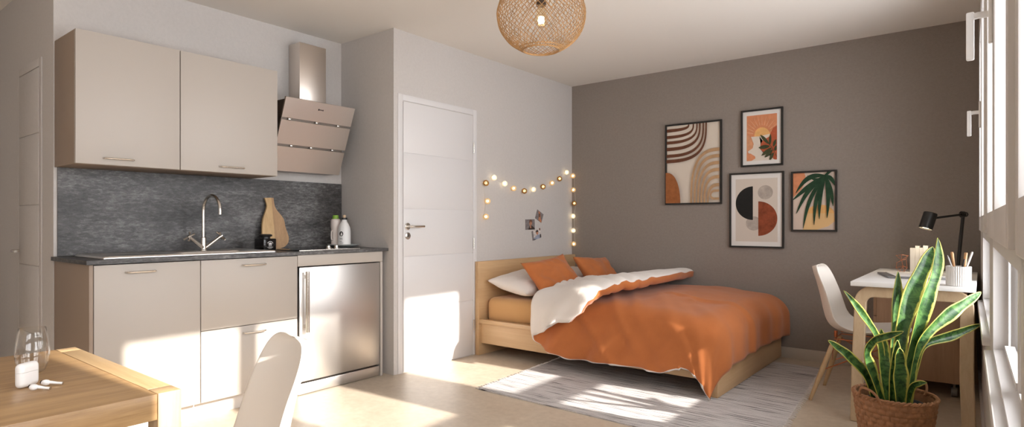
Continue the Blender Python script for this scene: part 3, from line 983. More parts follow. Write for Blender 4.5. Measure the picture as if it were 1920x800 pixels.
# ------------------------------------------------------------------ flat pictures
def art(name, layers, w, h, fn, parent, base):
    """Print w x h with flat shapes laid on it: layers = [(material, polygon in 0..1 units)]."""
    bm = BM()
    mats = [base]
    def put(poly, d, mi):
        for f in (lambda p: p[0], lambda p: 1 - p[0], lambda p: p[1], lambda p: 1 - p[1]):
            poly = clip_poly(poly, f)
            if len(poly) < 3: return
        vs = [bm.verts.new(fn(u * w, v * h, d)) for u, v in poly]
        f = bm.faces.new(vs); f.material_index = mi
        bmesh.ops.triangulate(bm, faces=[f])
    put([(0, 0), (1, 0), (1, 1), (0, 1)], 0, 0)
    for i, (m, poly) in enumerate(layers):
        if m not in mats: mats.append(m)
        put(poly, 0.00012 * (i + 1), mats.index(m))
    me_bm = bm
    # normals must face out; do not recalc open sheets blindly
    return obj(name, me_bm, mats, parent, smooth=0)

def stroke(pts, ws):
    P = [Vector((a, b, 0)) for a, b in pts]
    L, Rr = [], []
    n = len(P)
    for i in range(n):
        t_ = (P[min(i + 1, n - 1)] - P[max(i - 1, 0)])
        t_.normalize()
        nn = Vector((-t_.y, t_.x, 0))
        w_ = ws[i] if isinstance(ws, (list, tuple)) else ws
        L.append(P[i] + nn * w_ / 2); Rr.append(P[i] - nn * w_ / 2)
    return [(p.x, p.y) for p in L] + [(p.x, p.y) for p in reversed(Rr)]
def strips(m, pts, ws):
    """A stroke as a run of quads, safe for any curve."""
    out = []
    n = len(pts)
    full = stroke(pts, ws)
    for i in range(n - 1):
        out.append((m, [full[i], full[i + 1], full[2 * n - 2 - i], full[2 * n - 1 - i]]))
    return out
def ellipse(cx, cy, rx, ry, a0=0, a1=360, n=40):
    return [(cx + rx * math.cos(R(a0 + (a1 - a0) * i / n)), cy + ry * math.sin(R(a0 + (a1 - a0) * i / n))) for i in range(n + (0 if a1 - a0 == 360 else 1))]
def ink(name, c, var=0.12):
    return plain('ink_' + name, c, 0.75, spec=0.2, var=var, vscale=25)
I_CREAM = plain('paper_cream', (0.66, 0.585, 0.50), 0.8, spec=0.2)
I_WHITE = plain('paper_white', (0.72, 0.69, 0.66), 0.8, spec=0.2)
I_BROWN = ink('brown', (0.135, 0.055, 0.030)); I_TAN = ink('tan', (0.44, 0.275, 0.15)); I_RUST = ink('rust', (0.32, 0.115, 0.040), 0.2)
I_PEACH = ink('peach', (0.62, 0.25, 0.125)); I_SUN = ink('sun', (0.75, 0.42, 0.16)); I_RAY = ink('ray', (0.70, 0.40, 0.24)); I_SALMON = ink('salmon', (0.62, 0.30, 0.16))
I_RED = ink('red', (0.42, 0.10, 0.045), 0.2); I_BLOOD = ink('russet', (0.24, 0.060, 0.026), 0.3); I_BLK = ink('black', (0.016, 0.016, 0.015)); I_GREY = ink('grey', (0.40, 0.345, 0.30), 0.2)
I_GREEN = ink('green', (0.020, 0.052, 0.026), 0.3); I_OLIVE = ink('olive', (0.055, 0.060, 0.028), 0.3); I_BEIGE = ink('beige', (0.60, 0.47, 0.38))

def picture(label, x0, x1, z0, z1, mat_w, layers, base):
    t = thing('picture_frame', label, 'picture', ((x0 + x1) / 2, YD - 0.001, z0), group='framed prints on the grey wall')
    b = 0.014
    bm = BM()
    for a in ((x0, x1, z0, z0 + b), (x0, x1, z1 - b, z1), (x0, x0 + b, z0 + b, z1 - b), (x1 - b, x1, z0 + b, z1 - b)):
        box(bm, a[0], a[1], YD - 0.024, YD - 0.001, a[2], a[3])
    obj('frame', bm, M_BLACK, t, smooth=0)
    ix0, ix1, iz0, iz1 = x0 + b, x1 - b, z0 + b, z1 - b
    if mat_w:
        bm = BM(); m_ = mat_w
        box(bm, ix0, ix1, YD - 0.012, YD - 0.004, iz0, iz1)
        obj('mount', bm, I_WHITE, t, smooth=0)
        ix0 += m_; ix1 -= m_; iz0 += m_ * 1.05; iz1 -= m_ * 1.05
        y = YD - 0.0125
    else:
        bm = BM(); box(bm, ix0, ix1, YD - 0.010, YD - 0.003, iz0, iz1); obj('backing', bm, I_WHITE, t, smooth=0)
        y = YD - 0.0105
    art('print', layers, ix1 - ix0, iz1 - iz0, lambda u, v, d: Vector((ix0 + u, y - d, iz0 + v)), t, base)
    return t

def sup(a, b, p, n=18):
    return [(a * abs(math.cos(i * PI / 2 / n)) ** p, b * abs(math.sin(i * PI / 2 / n)) ** p) for i in range(n + 1)]
# print 1: nested arches
L1 = []
for v, u, wv in ((0.058, 0.42, 0.042), (0.143, 0.51, 0.040), (0.216, 0.58, 0.038), (0.300, 0.636, 0.044), (0.390, 0.70, 0.040), (0.458, 0.755, 0.044)):
    pts = [(x, 1 - y) for x, y in sup(u, v, 0.62)]
    n = len(pts)
    pts = [(pts[0][0], 1.02)] + pts + [(-0.02, pts[-1][1])]
    L1 += strips(I_BROWN, pts, [wv * (0.62 + 0.38 * i / n) for i in range(len(pts))])
for u, v in ((0.477, 0.655), (0.545, 0.575), (0.610, 0.490), (0.672, 0.405), (0.732, 0.315), (0.795, 0.215)):
    pts = [(1 - x, y) for x, y in sup(1 - u, v, 0.70)]
    n = len(pts)
    pts = [(pts[0][0], -0.02)] + pts + [(1.02, pts[-1][1])]
    L1 += strips(I_TAN, pts, [0.034 + 0.008 * i / n for i in range(len(pts))])
L1 += strips(I_TAN, [(1.02, 0.145), (0.90, 0.142), (0.86, 0.125), (0.845, 0.09), (0.86, 0.06), (0.90, 0.046), (1.02, 0.045)], 0.03)
L1 += [(I_RUST, [(-0.02, -0.02)] + [(0.285 * math.cos(i * PI / 2 / 16) ** 0.8, 0.395 * math.sin(i * PI / 2 / 16)) for i in range(17)] + [(-0.02, 0.395)])]
picture('black framed print of nested brown and tan arches, widest of the four prints', -2.299, -1.780, 1.264, 1.999, 0, L1, I_CREAM)

# print 2: sunset hills with a leaf, in px of the crop
def P2(x, y): return ((x - 140) / 375.0, 1 - (y - (165 - 37 * (x - 140) / 375)) / (530 + 8 * (x - 140) / 375))
def pp(*a): return [P2(x, y) for x, y in a]
def leaflet(m, a, b, w, f=P2, n=9, bow=0.0):
    A, B = Vector((*f(*a), 0)), Vector((*f(*b), 0))
    d = B - A
    nn = Vector((-d.y, d.x, 0)) * bow
    pts = [A + d * (i / n) + nn * math.sin(PI * i / n) for i in range(n + 1)]
    return strips(m, [(p.x, p.y) for p in pts], [max(0.002, w * math.sin(PI * (0.06 + 0.92 * i / n)) ** 0.8) for i in range(n + 1)])
L2 = []
for k in range(13):
    a = R(10 + k * 13.5)
    cx, cy = 335, 385
    L2 += strips(I_RAY, pp((cx + 118 * math.cos(a), cy - 118 * math.sin(a)), (cx + 225 * math.cos(a), cy - 225 * math.sin(a))), [0.016, 0.006])
L2 += [(I_SUN, pp(*[(335 + 98 * math.cos(i * PI / 18), 390 - 95 * math.sin(i * PI / 18)) for i in range(36)])),
       (I_SALMON, pp((120, 380), (180, 400), (210, 450), (222, 510), (190, 560), (130, 580))),
       (I_CREAM, pp((195, 408), (300, 400), (430, 370), (400, 440), (320, 500), (330, 580), (520, 620), (520, 690), (200, 690), (250, 655), (160, 595), (155, 580), (215, 540), (228, 490))),
       (I_RED, pp((525, 265), (470, 300), (440, 355), (425, 400), (350, 440), (315, 490), (308, 550), (345, 580), (430, 590), (470, 660), (525, 680))),
       (I_PEACH, pp((120, 600), (190, 605), (245, 635), (250, 660), (200, 690), (120, 700)))]
L2 += strips(I_OLIVE, pp((420, 490), (455, 530), (490, 590), (515, 640)), 0.014)
for a, b in (((418, 485), (312, 385)), ((428, 500), (438, 372)), ((470, 515), (505, 435)), ((425, 515), (292, 535)), ((450, 535), (328, 625)), ((465, 560), (368, 645)), ((478, 590), (425, 680)), ((490, 565), (520, 505))):
    L2 += leaflet(I_OLIVE, a, b, 0.085)
picture('black framed sunset print with rays and a dark sprig, topmost of the four', -1.615, -1.281, 1.573, 2.050, 0.032, L2, I_PEACH)

# print 3: half discs
def P3(x, y): return ((x - 122) / 405.0, 1 - (y - 108) / 590.0)
def q3(*a): return [P3(x, y) for x, y in a]
L3 = [(I_GREY, [P3(412 + 72 * math.cos(i * PI / 20), 240 - 66 * math.sin(i * PI / 20)) for i in range(40)]),
      (I_GREY, [P3(300 + 76 * math.cos(i * PI / 20), 528 - 66 * math.sin(i * PI / 20)) for i in range(40)]),
      (I_BLK, [P3(293 - 170 * math.sin(i * PI / 30), 180 + 158 * (1 - math.cos(i * PI / 30))) for i in range(31)]),
      (I_BEIGE, q3((293, 320), (344, 320), (344, 640), (293, 640))) if False else (I_BLOOD, [P3(345 + 180 * math.sin(i * PI / 30), 322 + 161 * (1 - math.cos(i * PI / 30))) for i in range(31)])]
picture('black framed print of a black and a russet half disc with two grey circles', -1.712, -1.273, 0.889, 1.523, 0.036, L3, plain('paper_sand', (0.60, 0.53, 0.46), 0.8, spec=0.2))

# print 4: palm leaf
def P4(x, y): return ((x - 92) / 510.0, 1 - (y - 75) / 665.0)
def q4(*a): return [P4(x, y) for x, y in a]
L4 = [(I_PEACH, q4((80, 60), (225, 60), (245, 110), (235, 200), (190, 270), (110, 345), (80, 360))),
      (I_SUN, [P4(425 + 165 * math.cos(i * PI / 24), 550 - 100 * math.sin(i * PI / 24)) for i in range(25)]),
      (plain('ink_sand', (0.72, 0.47, 0.22), 0.8), q4((250, 550), (590, 550), (600, 640), (520, 700), (380, 740), (215, 745), (225, 640)))]
hub = (490, 118)
for b, w, bow in (((270, 105), 0.045, 0.16), ((125, 310), 0.085, -0.16), ((90, 390), 0.085, -0.03), ((135, 550), 0.085, -0.09), ((220, 722), 0.085, -0.10), ((355, 685), 0.085, -0.09), ((418, 618), 0.085, -0.06), ((510, 605), 0.085, 0.06), ((582, 470), 0.085, 0.07), ((608, 240), 0.075, 0.14)):
    L4 += leaflet(I_GREEN, hub, b, w * 1.05, P4, 14, bow)
L4 += strips(I_GREEN, q4((490, 120), (530, 85), (575, 50)), 0.05)
picture('black framed palm leaf print over an orange dune, nearest the desk lamp', -1.218, -0.887, 1.030, 1.512, 0, L4, plain('paper_pinkish', (0.62, 0.50, 0.42), 0.8, spec=0.2))

# three snapshots stuck on the white wall
def snap(label, yc, zc, w, h, rot, layers, base):
    c, s = math.cos(R(rot)), math.sin(R(rot))
    def fn(u, v, d):
        a, b = u - w / 2, v - h / 2
        return Vector((XD + 0.0025 + d, yc + a * c - b * s, zc + a * s + b * c))
    bm = BM()
    vs = []
    for d in (-0.002, 0.0):
        vs.append([bm.verts.new(fn(u, v, d)) for u, v in ((0, 0), (w, 0), (w, h), (0, h))])
    bm.faces.new(vs[0]); bm.faces.new(vs[1])
    for i in range(4): bm.faces.new((vs[0][i], vs[0][(i + 1) % 4], vs[1][(i + 1) % 4], vs[1][i]))
    t = thing('photo_print', label, 'photo', (XD + 0.001, yc, zc), group='snapshots on the white wall')
    obj('paper', bm, I_WHITE, t, smooth=0)
    art('picture', layers, w, h, lambda u, v, d: fn(u, v, d + 0.0003), t, base)
C_ = lambda n, c: plain('snap_' + n, c, 0.5, var=0.3, vscale=60)
sk_, dk, gr, lt, br, bl, og = C_('skin', (0.42, 0.20, 0.12)), C_('dark', (0.035, 0.025, 0.02)), C_('grey', (0.20, 0.18, 0.18)), C_('light', (0.60, 0.55, 0.52)), C_('brown', (0.15, 0.07, 0.04)), C_('blue', (0.30, 0.33, 0.42)), C_('orange', (0.50, 0.19, 0.09))
snap('snapshot of a person in dark clothes, at the left of the three on the wall', 4.474, 1.083, 0.150, 0.097, 1, [
    (gr, [(0, 0.3), (0.35, 0.35), (0.35, 0.7), (0, 0.72)]), (dk, [(0.3, 0), (1, 0), (1, 0.12), (0.8, 0.3), (0.6, 0.42), (0.42, 0.3)]), (sk_, ellipse(0.56, 0.62, 0.15, 0.2)), (br, [(0.40, 0.6), (0.42, 0.9), (0.6, 1.0), (0.75, 0.85), (0.72, 0.65), (0.6, 0.8), (0.5, 0.75)]), (sk_, [(0.48, 0.15), (0.62, 0.15), (0.6, 0.45), (0.5, 0.45)]), (gr, ellipse(0.9, 0.6, 0.07, 0.2))], gr)
snap('small tilted snapshot of an orange-toned figure, topmost of the three on the wall', 4.622, 1.162, 0.115, 0.092, -24, [
    (og, [(0.2, 0.95), (0.5, 0.9), (0.8, 0.4), (1, 0.1), (0.9, 0), (0.5, 0.1), (0.45, 0.5)]), (br, ellipse(0.5, 0.6, 0.13, 0.2)), (sk_, ellipse(0.68, 0.35, 0.12, 0.2)), (gr, [(0, 0.05), (0.35, 0.1), (0.35, 0.5), (0.1, 0.5)])], gr)
snap('tilted snapshot of a dark-haired person in pale blue, lowest of the three on the wall', 4.575, 0.992, 0.145, 0.100, 11, [
    (gr, [(0, 0), (0.18, 0), (0.18, 0.9), (0, 0.9)]), (bl, [(0.1, 0), (1, 0), (0.95, 0.25), (0.7, 0.42), (0.45, 0.35), (0.2, 0.2)]), (sk_, ellipse(0.6, 0.58, 0.12, 0.17)), (dk, [(0.45, 0.55), (0.46, 0.8), (0.62, 0.88), (0.75, 0.75), (0.72, 0.6), (0.62, 0.7), (0.52, 0.68)]), (dk, [(0.82, 0.05), (1, 0.05), (1, 0.35), (0.88, 0.4)]), (br, ellipse(0.92, 0.85, 0.07, 0.12)), (dk, [(0.1, 0.0), (0.4, 0), (0.3, 0.08), (0.12, 0.1)])], lt)

# ------------------------------------------------------------------ rug
A_, B_, C2, D_ = Vector((-2.608, 2.936, 0)), Vector((-0.800, 2.905, 0)), Vector((-0.950, 4.945, 0)), Vector((-2.730, 4.930, 0))
t = thing('floor_rug', 'flat-woven grey flecked rug with a short fringe lying under the bed', 'rug', (-1.77, 3.93, 0))
bm = BM()
nx, ny = 60, 60
top = []
for i in range(nx + 1):
    row = []
    for j in range(ny + 1):
        a, b = i / nx, j / ny
        p = (A_ * (1 - a) + B_ * a) * (1 - b) + (D_ * (1 - a) + C2 * a) * b
        e = 0.004 * noise.noise(Vector((a * 3, b * 14, 1.7)))
        p.x += e if i in (0, nx) else 0
        p.y += 0.5 * e if j in (0, ny) else 0
        p.z = 0.008
        row.append(bm.verts.new(p))
    top.append(row)
for i in range(nx):
    for j in range(ny):
        bm.faces.new((top[i][j], top[i + 1][j], top[i + 1][j + 1], top[i][j + 1]))
r0 = bmesh.ops.extrude_face_region(bm, geom=list(bm.faces))
for v in [e for e in r0['geom'] if isinstance(e, bmesh.types.BMVert)]:
    v.co.z = 0.0005
obj('weave', bm, M_RUG, t)
bm = BM()
rnd = random.Random(5)
for (p0, p1, out) in ((A_, D_, -1), (B_, C2, 1)):
    n = 74
    for i in range(n + 1):
        p = p0 + (p1 - p0) * (i / n)
        l = rnd.uniform(0.022, 0.034)
        d = Vector((out * l, rnd.uniform(-0.012, 0.012), 0))
        tube(bm, [p + Vector((-out * 0.004, 0, 0.006)), p + d * 0.5 + Vector((0, 0, 0.008)), p + d + Vector((0, 0, 0.0035))], [0.004, 0.0042, 0.002], 5)
fr = obj('fringe', bm, M_FRINGE, t); fr['kind'] = 'stuff'

# ------------------------------------------------------------------ bed
BY0, BY1 = 3.695, 5.18
t = thing('bed', 'low oak-veneer double bed frame with a plain panel headboard', 'bed', (-2.30, 4.44, 0))
bm = BM(); box(bm, -3.318, -3.280, BY0, BY1 + 0.012, 0.0, 0.776, bev=0.002); obj('headboard', bm, M_OAKY, t)
zf = 0.0095
for y0, s in ((BY0 + 0.005, 1), (BY1 - 0.035, -1)):
    bm = BM()
    ys_ = (y0, y0 + 0.05) if s > 0 else (y0 - 0.02, y0 + 0.03)
    box(bm, -3.279, -1.331, ys_[0], ys_[1], 0.266, 0.300, bev=0.002)
    yb = (y0 + 0.024, y0 + 0.046) if s > 0 else (y0 - 0.004, y0 + 0.018)
    box(bm, -3.279, -1.331, yb[0], yb[1], 0.100, 0.266)
    obj('side_rail', bm, M_OAKX, t)
bm = BM(); box(bm, -1.330, -1.290, BY0 - 0.008, BY1 - 0.006, zf, 0.318, bev=0.002); obj('footboard', bm, M_OAKY, t)
bm = BM()
for i in range(14):
    x = -3.20 + i * 0.14
    box(bm, x, x + 0.07, BY0 + 0.05, BY1 - 0.06, 0.238, 0.252)
sl = obj('slatted_base', bm, M_OAKY, t)
bm = BM(); box(bm, -2.34, -2.28, 4.40, 4.46, zf, 0.236); obj('centre_leg', bm, M_OAKX, t)

bm = BM(); box(bm, -3.262, -1.425, 3.765, 5.118, 0.2535, 0.478, bev=0.06, seg=5)
tag(obj('mattress', bm, M_SHEET, smooth=60), 'thick mattress in a fitted orange sheet on the oak bed', 'mattress')

def pillow(name, label, cat, mat, c, w, h, th, wdir, hdir, seed, pinch=0.10, grp=None):
    W = Vector(wdir).normalized(); Hh = Vector(hdir); Hh = (Hh - W * Hh.dot(W)).normalized(); Nn = W.cross(Hh)
    n = 36
    bm = BM()
    def pos(i, j, s):
        u, v = 2 * i / n - 1, 2 * j / n - 1
        uu = u * (1 - pinch * (1 - v * v) * u * u)
        vv = v * (1 - pinch * (1 - u * u) * v * v)
        k = max(0.0, (1 - u * u) * (1 - v * v)) ** 0.42
        z = s * th / 2 * k
        wv = noise.noise(Vector((u * 2.2 + seed, v * 2.2, s))) * 0.018 + noise.noise(Vector((u * 5 + seed, v * 5, s * 3))) * 0.007
        ridge = math.sin((u * 3.1 + v * 4.3) + 2.5 * noise.noise(Vector((u * 1.7, v * 1.7, seed)))) * 0.006
        z += (wv + ridge) * min(1, k * 1.3) * (1 if s > 0 else 0.4)
        return Vector(c) + W * (uu * w / 2) + Hh * (vv * h / 2) + Nn * z
    ga = [[bm.verts.new(pos(i, j, 1)) for j in range(n + 1)] for i in range(n + 1)]
    gb = [[ga[i][j] if i in (0, n) or j in (0, n) else bm.verts.new(pos(i, j, -1)) for j in range(n + 1)] for i in range(n + 1)]
    for i in range(n):
        for j in range(n):
            bm.faces.new((ga[i][j], ga[i + 1][j], ga[i + 1][j + 1], ga[i][j + 1]))
            try: bm.faces.new((gb[i][j], gb[i][j + 1], gb[i + 1][j + 1], gb[i + 1][j]))
            except ValueError: pass
    return tag(obj(name, bm, mat, smooth=180), label, cat, grp)
pillow('bed_pillow', 'plump white pillow lying at the near side of the headboard', 'pillow', M_LINEN, (-3.035, 4.105, 0.583), 0.70, 0.43, 0.17, (0, 1, 0.02), (-1, 0, 0.20), 1.3, grp='white bed pillows')
pillow('bed_pillow', 'white pillow mostly hidden behind the far orange cushion by the grey wall', 'pillow', M_LINEN, (-3.05, 4.80, 0.583), 0.62, 0.38, 0.17, (0, 1, 0.0), (-1, 0, 0.20), 4.1, grp='white bed pillows')
pillow('orange_cushion', 'orange cushion leaning on the near white pillow', 'cushion', M_ORANGE, (-2.796, 4.09, 0.660), 0.56, 0.36, 0.135, (0.08, 1, 0.10), (-0.55, 0.10, 0.72), 7.7, 0.14, grp='orange cushions')
pillow('orange_cushion', 'orange cushion farther back against the grey wall behind the folded duvet', 'cushion', M_ORANGE, (-2.785, 4.82, 0.638), 0.59, 0.36, 0.145, (0.0, 1, -0.05), (-0.52, 0.0, 0.66), 9.2, 0.14, grp='orange cushions')

# duvet: one sheet, folded back over itself at the head
XE, YN, YF, XFOLD, RB = -1.405, 3.680, 5.160, -2.605, 0.065
RC = 0.09
bmax_tab = [(-2.64, 0.35), (-2.50, 0.42), (-2.30, 0.445), (-1.85, 0.425), (-1.66, 0.42), (-1.49, 0.352), (-1.30, 0.345)]
bmax2_tab = [(-2.64, 0.385), (-2.45, 0.375), (-2.28, 0.345), (-2.13, 0.29), (-2.0, 0.23)]
def ztop(x, y):
    z = 0.532 + 0.034 * math.sin(PI * max(0, min(1, (y - 3.68) / 1.49))) ** 0.7
    z += 0.012 * noise.noise(Vector((x * 1.6, y * 1.6, 0.3)))
    z -= 0.035 * sstep(-1.80, -1.38, x)
    return z
def hang(l, r):
    if l <= 0: return 0.0, 0.0
    if l < r * PI / 2:
        th = l / r
        return r * math.sin(th), r * (1 - math.cos(th))
    e = l - r * PI / 2
    return r + 0.05 * e, r + e
def place(px, py, lift, layer):
    a, b = px - XE, YN - py
    r = RB + lift + (0.10 if (a > 0 and b <= -RC) else 0.0)
    X, Y = min(px, XE), max(py, YN)
    z = ztop(X, Y) + lift
    # wrinkles on the cloth
    wr = 0.014 * noise.noise(Vector((px * 3.0 + layer * 9, py * 3.0, 2.0))) + 0.007 * noise.noise(Vector((px * 8 + layer * 5, py * 6, 5.0)))
    d1 = px * 0.80 + py * 0.62
    if layer == 0:
        for c0, s0, am in ((1.02, 0.022, 0.026), (1.10, 0.020, 0.020), (1.20, 0.022, 0.020), (0.70, 0.03, 0.016), (0.84, 0.02, 0.014), (0.42, 0.022, 0.014)):
            q = (d1 + 0.10 * noise.noise(Vector((px * 1.3, py * 1.3, c0)))) - c0 
            wr += am * math.exp(-(q / s0) ** 2) * sstep(4.35, 3.75, py)
        # a long soft crease along the bed
        q = py - 4.15 - 0.08 * noise.noise(Vector((px * 1.2, 3.3, 0)))
        wr += 0.018 * math.exp(-(q / 0.03) ** 2) * sstep(-2.0, -1.7, px)
    else:
        for c0, s0, am in ((0.22, 0.022, 0.018), (0.30, 0.022, 0.022), (0.39, 0.022, 0.020), (0.50, 0.025, 0.020), (0.62, 0.028, 0.016), (0.78, 0.03, 0.012)):
            q = (px * 0.55 + py * 0.80 + 0.12 * noise.noise(Vector((px * 1.6, py * 1.6, c0)))) - 1.42 - c0
            wr += am * math.exp(-(q / s0) ** 2) * sstep(4.7, 4.0, py)
    dirx = diry = 0.0
    out = down = 0.0
    if a > -RC and b > -RC:
        h_ = math.hypot(a + RC, b + RC)
        dirx, diry = (a + RC) / h_, (b + RC) / h_
        l = h_ - RC
        X, Y = XE - RC, YN + RC
        r = RB + lift + 0.10 * dirx * dirx
        out, down = hang(l * 0.97, r)
        if l <= 0:
            out = l
        out += RC
        out += 0.007 * math.sin(math.atan2(b + RC, a + RC) * 9.0) * sstep(0.1, 0.4, l)
    elif a > 0:
        dirx = 1.0
        out, down = hang(a, r)
        out += 0.010 * math.sin(py * 21 + 2.0 * noise.noise(Vector((py * 2, 0, 0)))) * sstep(0.05, 0.3, a)
    elif b > 0:
        diry = 1.0
        out, down = hang(b, r)
        sw = sstep(0.08, 0.38, b)
        out += 0.016 * math.sin(px * 15 + 3.0 * noise.noise(Vector((px * 1.7, layer, 0)))) * sw
        out += 0.010 * math.sin((px + b * 0.8) * 31) * sw
    onside = sstep(0.0, 0.10, max(a, b)) if not (a > -RC and b > -RC) else sstep(0.0, 0.10, math.hypot(a + RC, b + RC) - RC)
    X += dirx * (out + wr * onside); Y -= diry * (out + wr * onside)
    z -= down
    z += wr * (1 - onside)
    return Vector((X, Y, z))
nv = 84
def vv_(j): return (j / nv) ** 1.0
rows = []     # list of (list of points, thickness)
NU1, NF, NU2 = 84, 10, 34
AM = 0.405
FT = 0.030
for i in range(NU1 + 1):
    px0 = XE + AM + (XFOLD - XE - AM) * (i / NU1)
    row = []
    for j in range(nv + 1):
        v = vv_(j)
        bm_ = lerp_tab(bmax_tab, px0)
        py = YF + (YN - bm_ - YF) * v
        row.append(place(px0, py, 0.0, 0))
    rows.append(row)
for i in range(1, NF):
    th = PI * i / NF
    row = []
    for j in range(nv + 1):
        v = vv_(j)
        bm_ = lerp_tab(bmax_tab, XFOLD) * (1 - i / NF) + lerp_tab(bmax2_tab, XFOLD) * (i / NF)
        py = YF + (YN - bm_ - YF) * v
        row.append(place(XFOLD - FT * 1.15 * math.sin(th), py, FT * (1 - math.cos(th)), 0 if i < NF / 2 else 1))
    rows.append(row)
def xend(py):
    return lerp_tab([(3.30, -2.36), (3.36, -2.24), (3.44, -2.15), (3.55, -2.07), (3.68, -1.99), (3.85, -1.91), (4.4, -1.90), (5.16, -2.02)], py)
for i in range(NU2 + 1):
    s = i / NU2
    row = []
    for j in range(nv + 1):
        v = vv_(j)
        py = YF - 0.01 + (YN - 0.30 - YF) * v
        px = XFOLD + (xend(py) - XFOLD) * s
        bm_ = lerp_tab(bmax2_tab, px)
        py = YF + (YN - bm_ - YF) * v
        px = XFOLD + (xend(py) - XFOLD) * s
        row.append(place(px, py, 2 * FT + 0.010 * math.sin(PI * s) + 0.048 * sstep(0.25, 0.9, s), 1))
    rows.append(row)
# smooth the joins a little
M_ = len(rows)
for it in range(2):
    new = [r[:] for r in rows]
    for i in range(NU1 - 3, NU1 + NF + 4):
        for j in range(nv + 1):
            new[i][j] = rows[i][j] * 0.5 + (rows[i - 1][j] + rows[i + 1][j]) * 0.25
    rows = new
for it in range(5):
    new = [r[:] for r in rows]
    for i in range(1, 44):
        for j in range(50, nv):
            new[i][j] = rows[i][j] * 0.4 + (rows[i - 1][j] + rows[i + 1][j] + rows[i][j - 1] + rows[i][j + 1]) * 0.15
    rows = new
bm = BM()
T, B = [], []
for i in range(M_):
    tr, br_ = [], []
    for j in range(nv + 1):
        du = rows[min(i + 1, M_ - 1)][j] - rows[max(i - 1, 0)][j]
        dv_ = rows[i][min(j + 1, nv)] - rows[i][max(j - 1, 0)]
        n_ = du.cross(dv_)
        if n_.length < 1e-9: n_ = Vector((0, 0, 1))
        n_.normalize()
        hem = min(1, (nv - j) / 5.0, j / 3.0 + 0.4)
        foot = min(1, i / 5.0)
        th = 0.030 * (0.35 + 0.65 * hem ** 0.5) * (0.45 + 0.55 * foot ** 0.5)
        fl_ = sstep(NU1 + NF, M_ - 4, i)
        th += 0.058 * fl_ * (0.4 + 0.6 * min(1, (nv - j) / 8.0))
        if i >= M_ - 3: th *= (0.93, 0.8, 0.55)[i - (M_ - 3)]
        tr.append(rows[i][j] + n_ * th / 2); br_.append(rows[i][j] - n_ * th / 2)
        if j == nv:
            hd = rows[i][nv] - rows[i][nv - 2]
            if hd.length > 1e-6: br_[-1] += hd.normalized() * 0.010
    T.append(tr); B.append(br_)
# which side is up at the middle of the main sheet?
mid = (T[30][40] - B[30][40]).z
if mid < 0: T, B = B, T
tv = [[bm.verts.new(p) for p in r_] for r_ in T]
bv = [[bm.verts.new(p) for p in r_] for r_ in B]
for i in range(M_ - 1):
    for j in range(nv):
        f = bm.faces.new((tv[i][j], tv[i + 1][j], tv[i + 1][j + 1], tv[i][j + 1])); f.material_index = 0
        f = bm.faces.new((bv[i][j], bv[i][j + 1], bv[i + 1][j + 1], bv[i + 1][j])); f.material_index = 1
for j in range(nv):
    f = bm.faces.new((tv[0][j], tv[0][j + 1], bv[0][j + 1], bv[0][j])); f.material_index = 0
    f = bm.faces.new((tv[-1][j], tv[-1][j + 1], bv[-1][j + 1], bv[-1][j])); f.material_index = 0
for i in range(M_ - 1):
    for j in (0, nv):
        f = bm.faces.new((tv[i][j], tv[i + 1][j], bv[i + 1][j], bv[i][j])); f.material_index = 1
dv2 = obj('duvet', bm, [M_ORANGE, M_LINEN], smooth=180)
tag(dv2, 'puffy orange duvet with a white lining turned back across the bed', 'duvet')

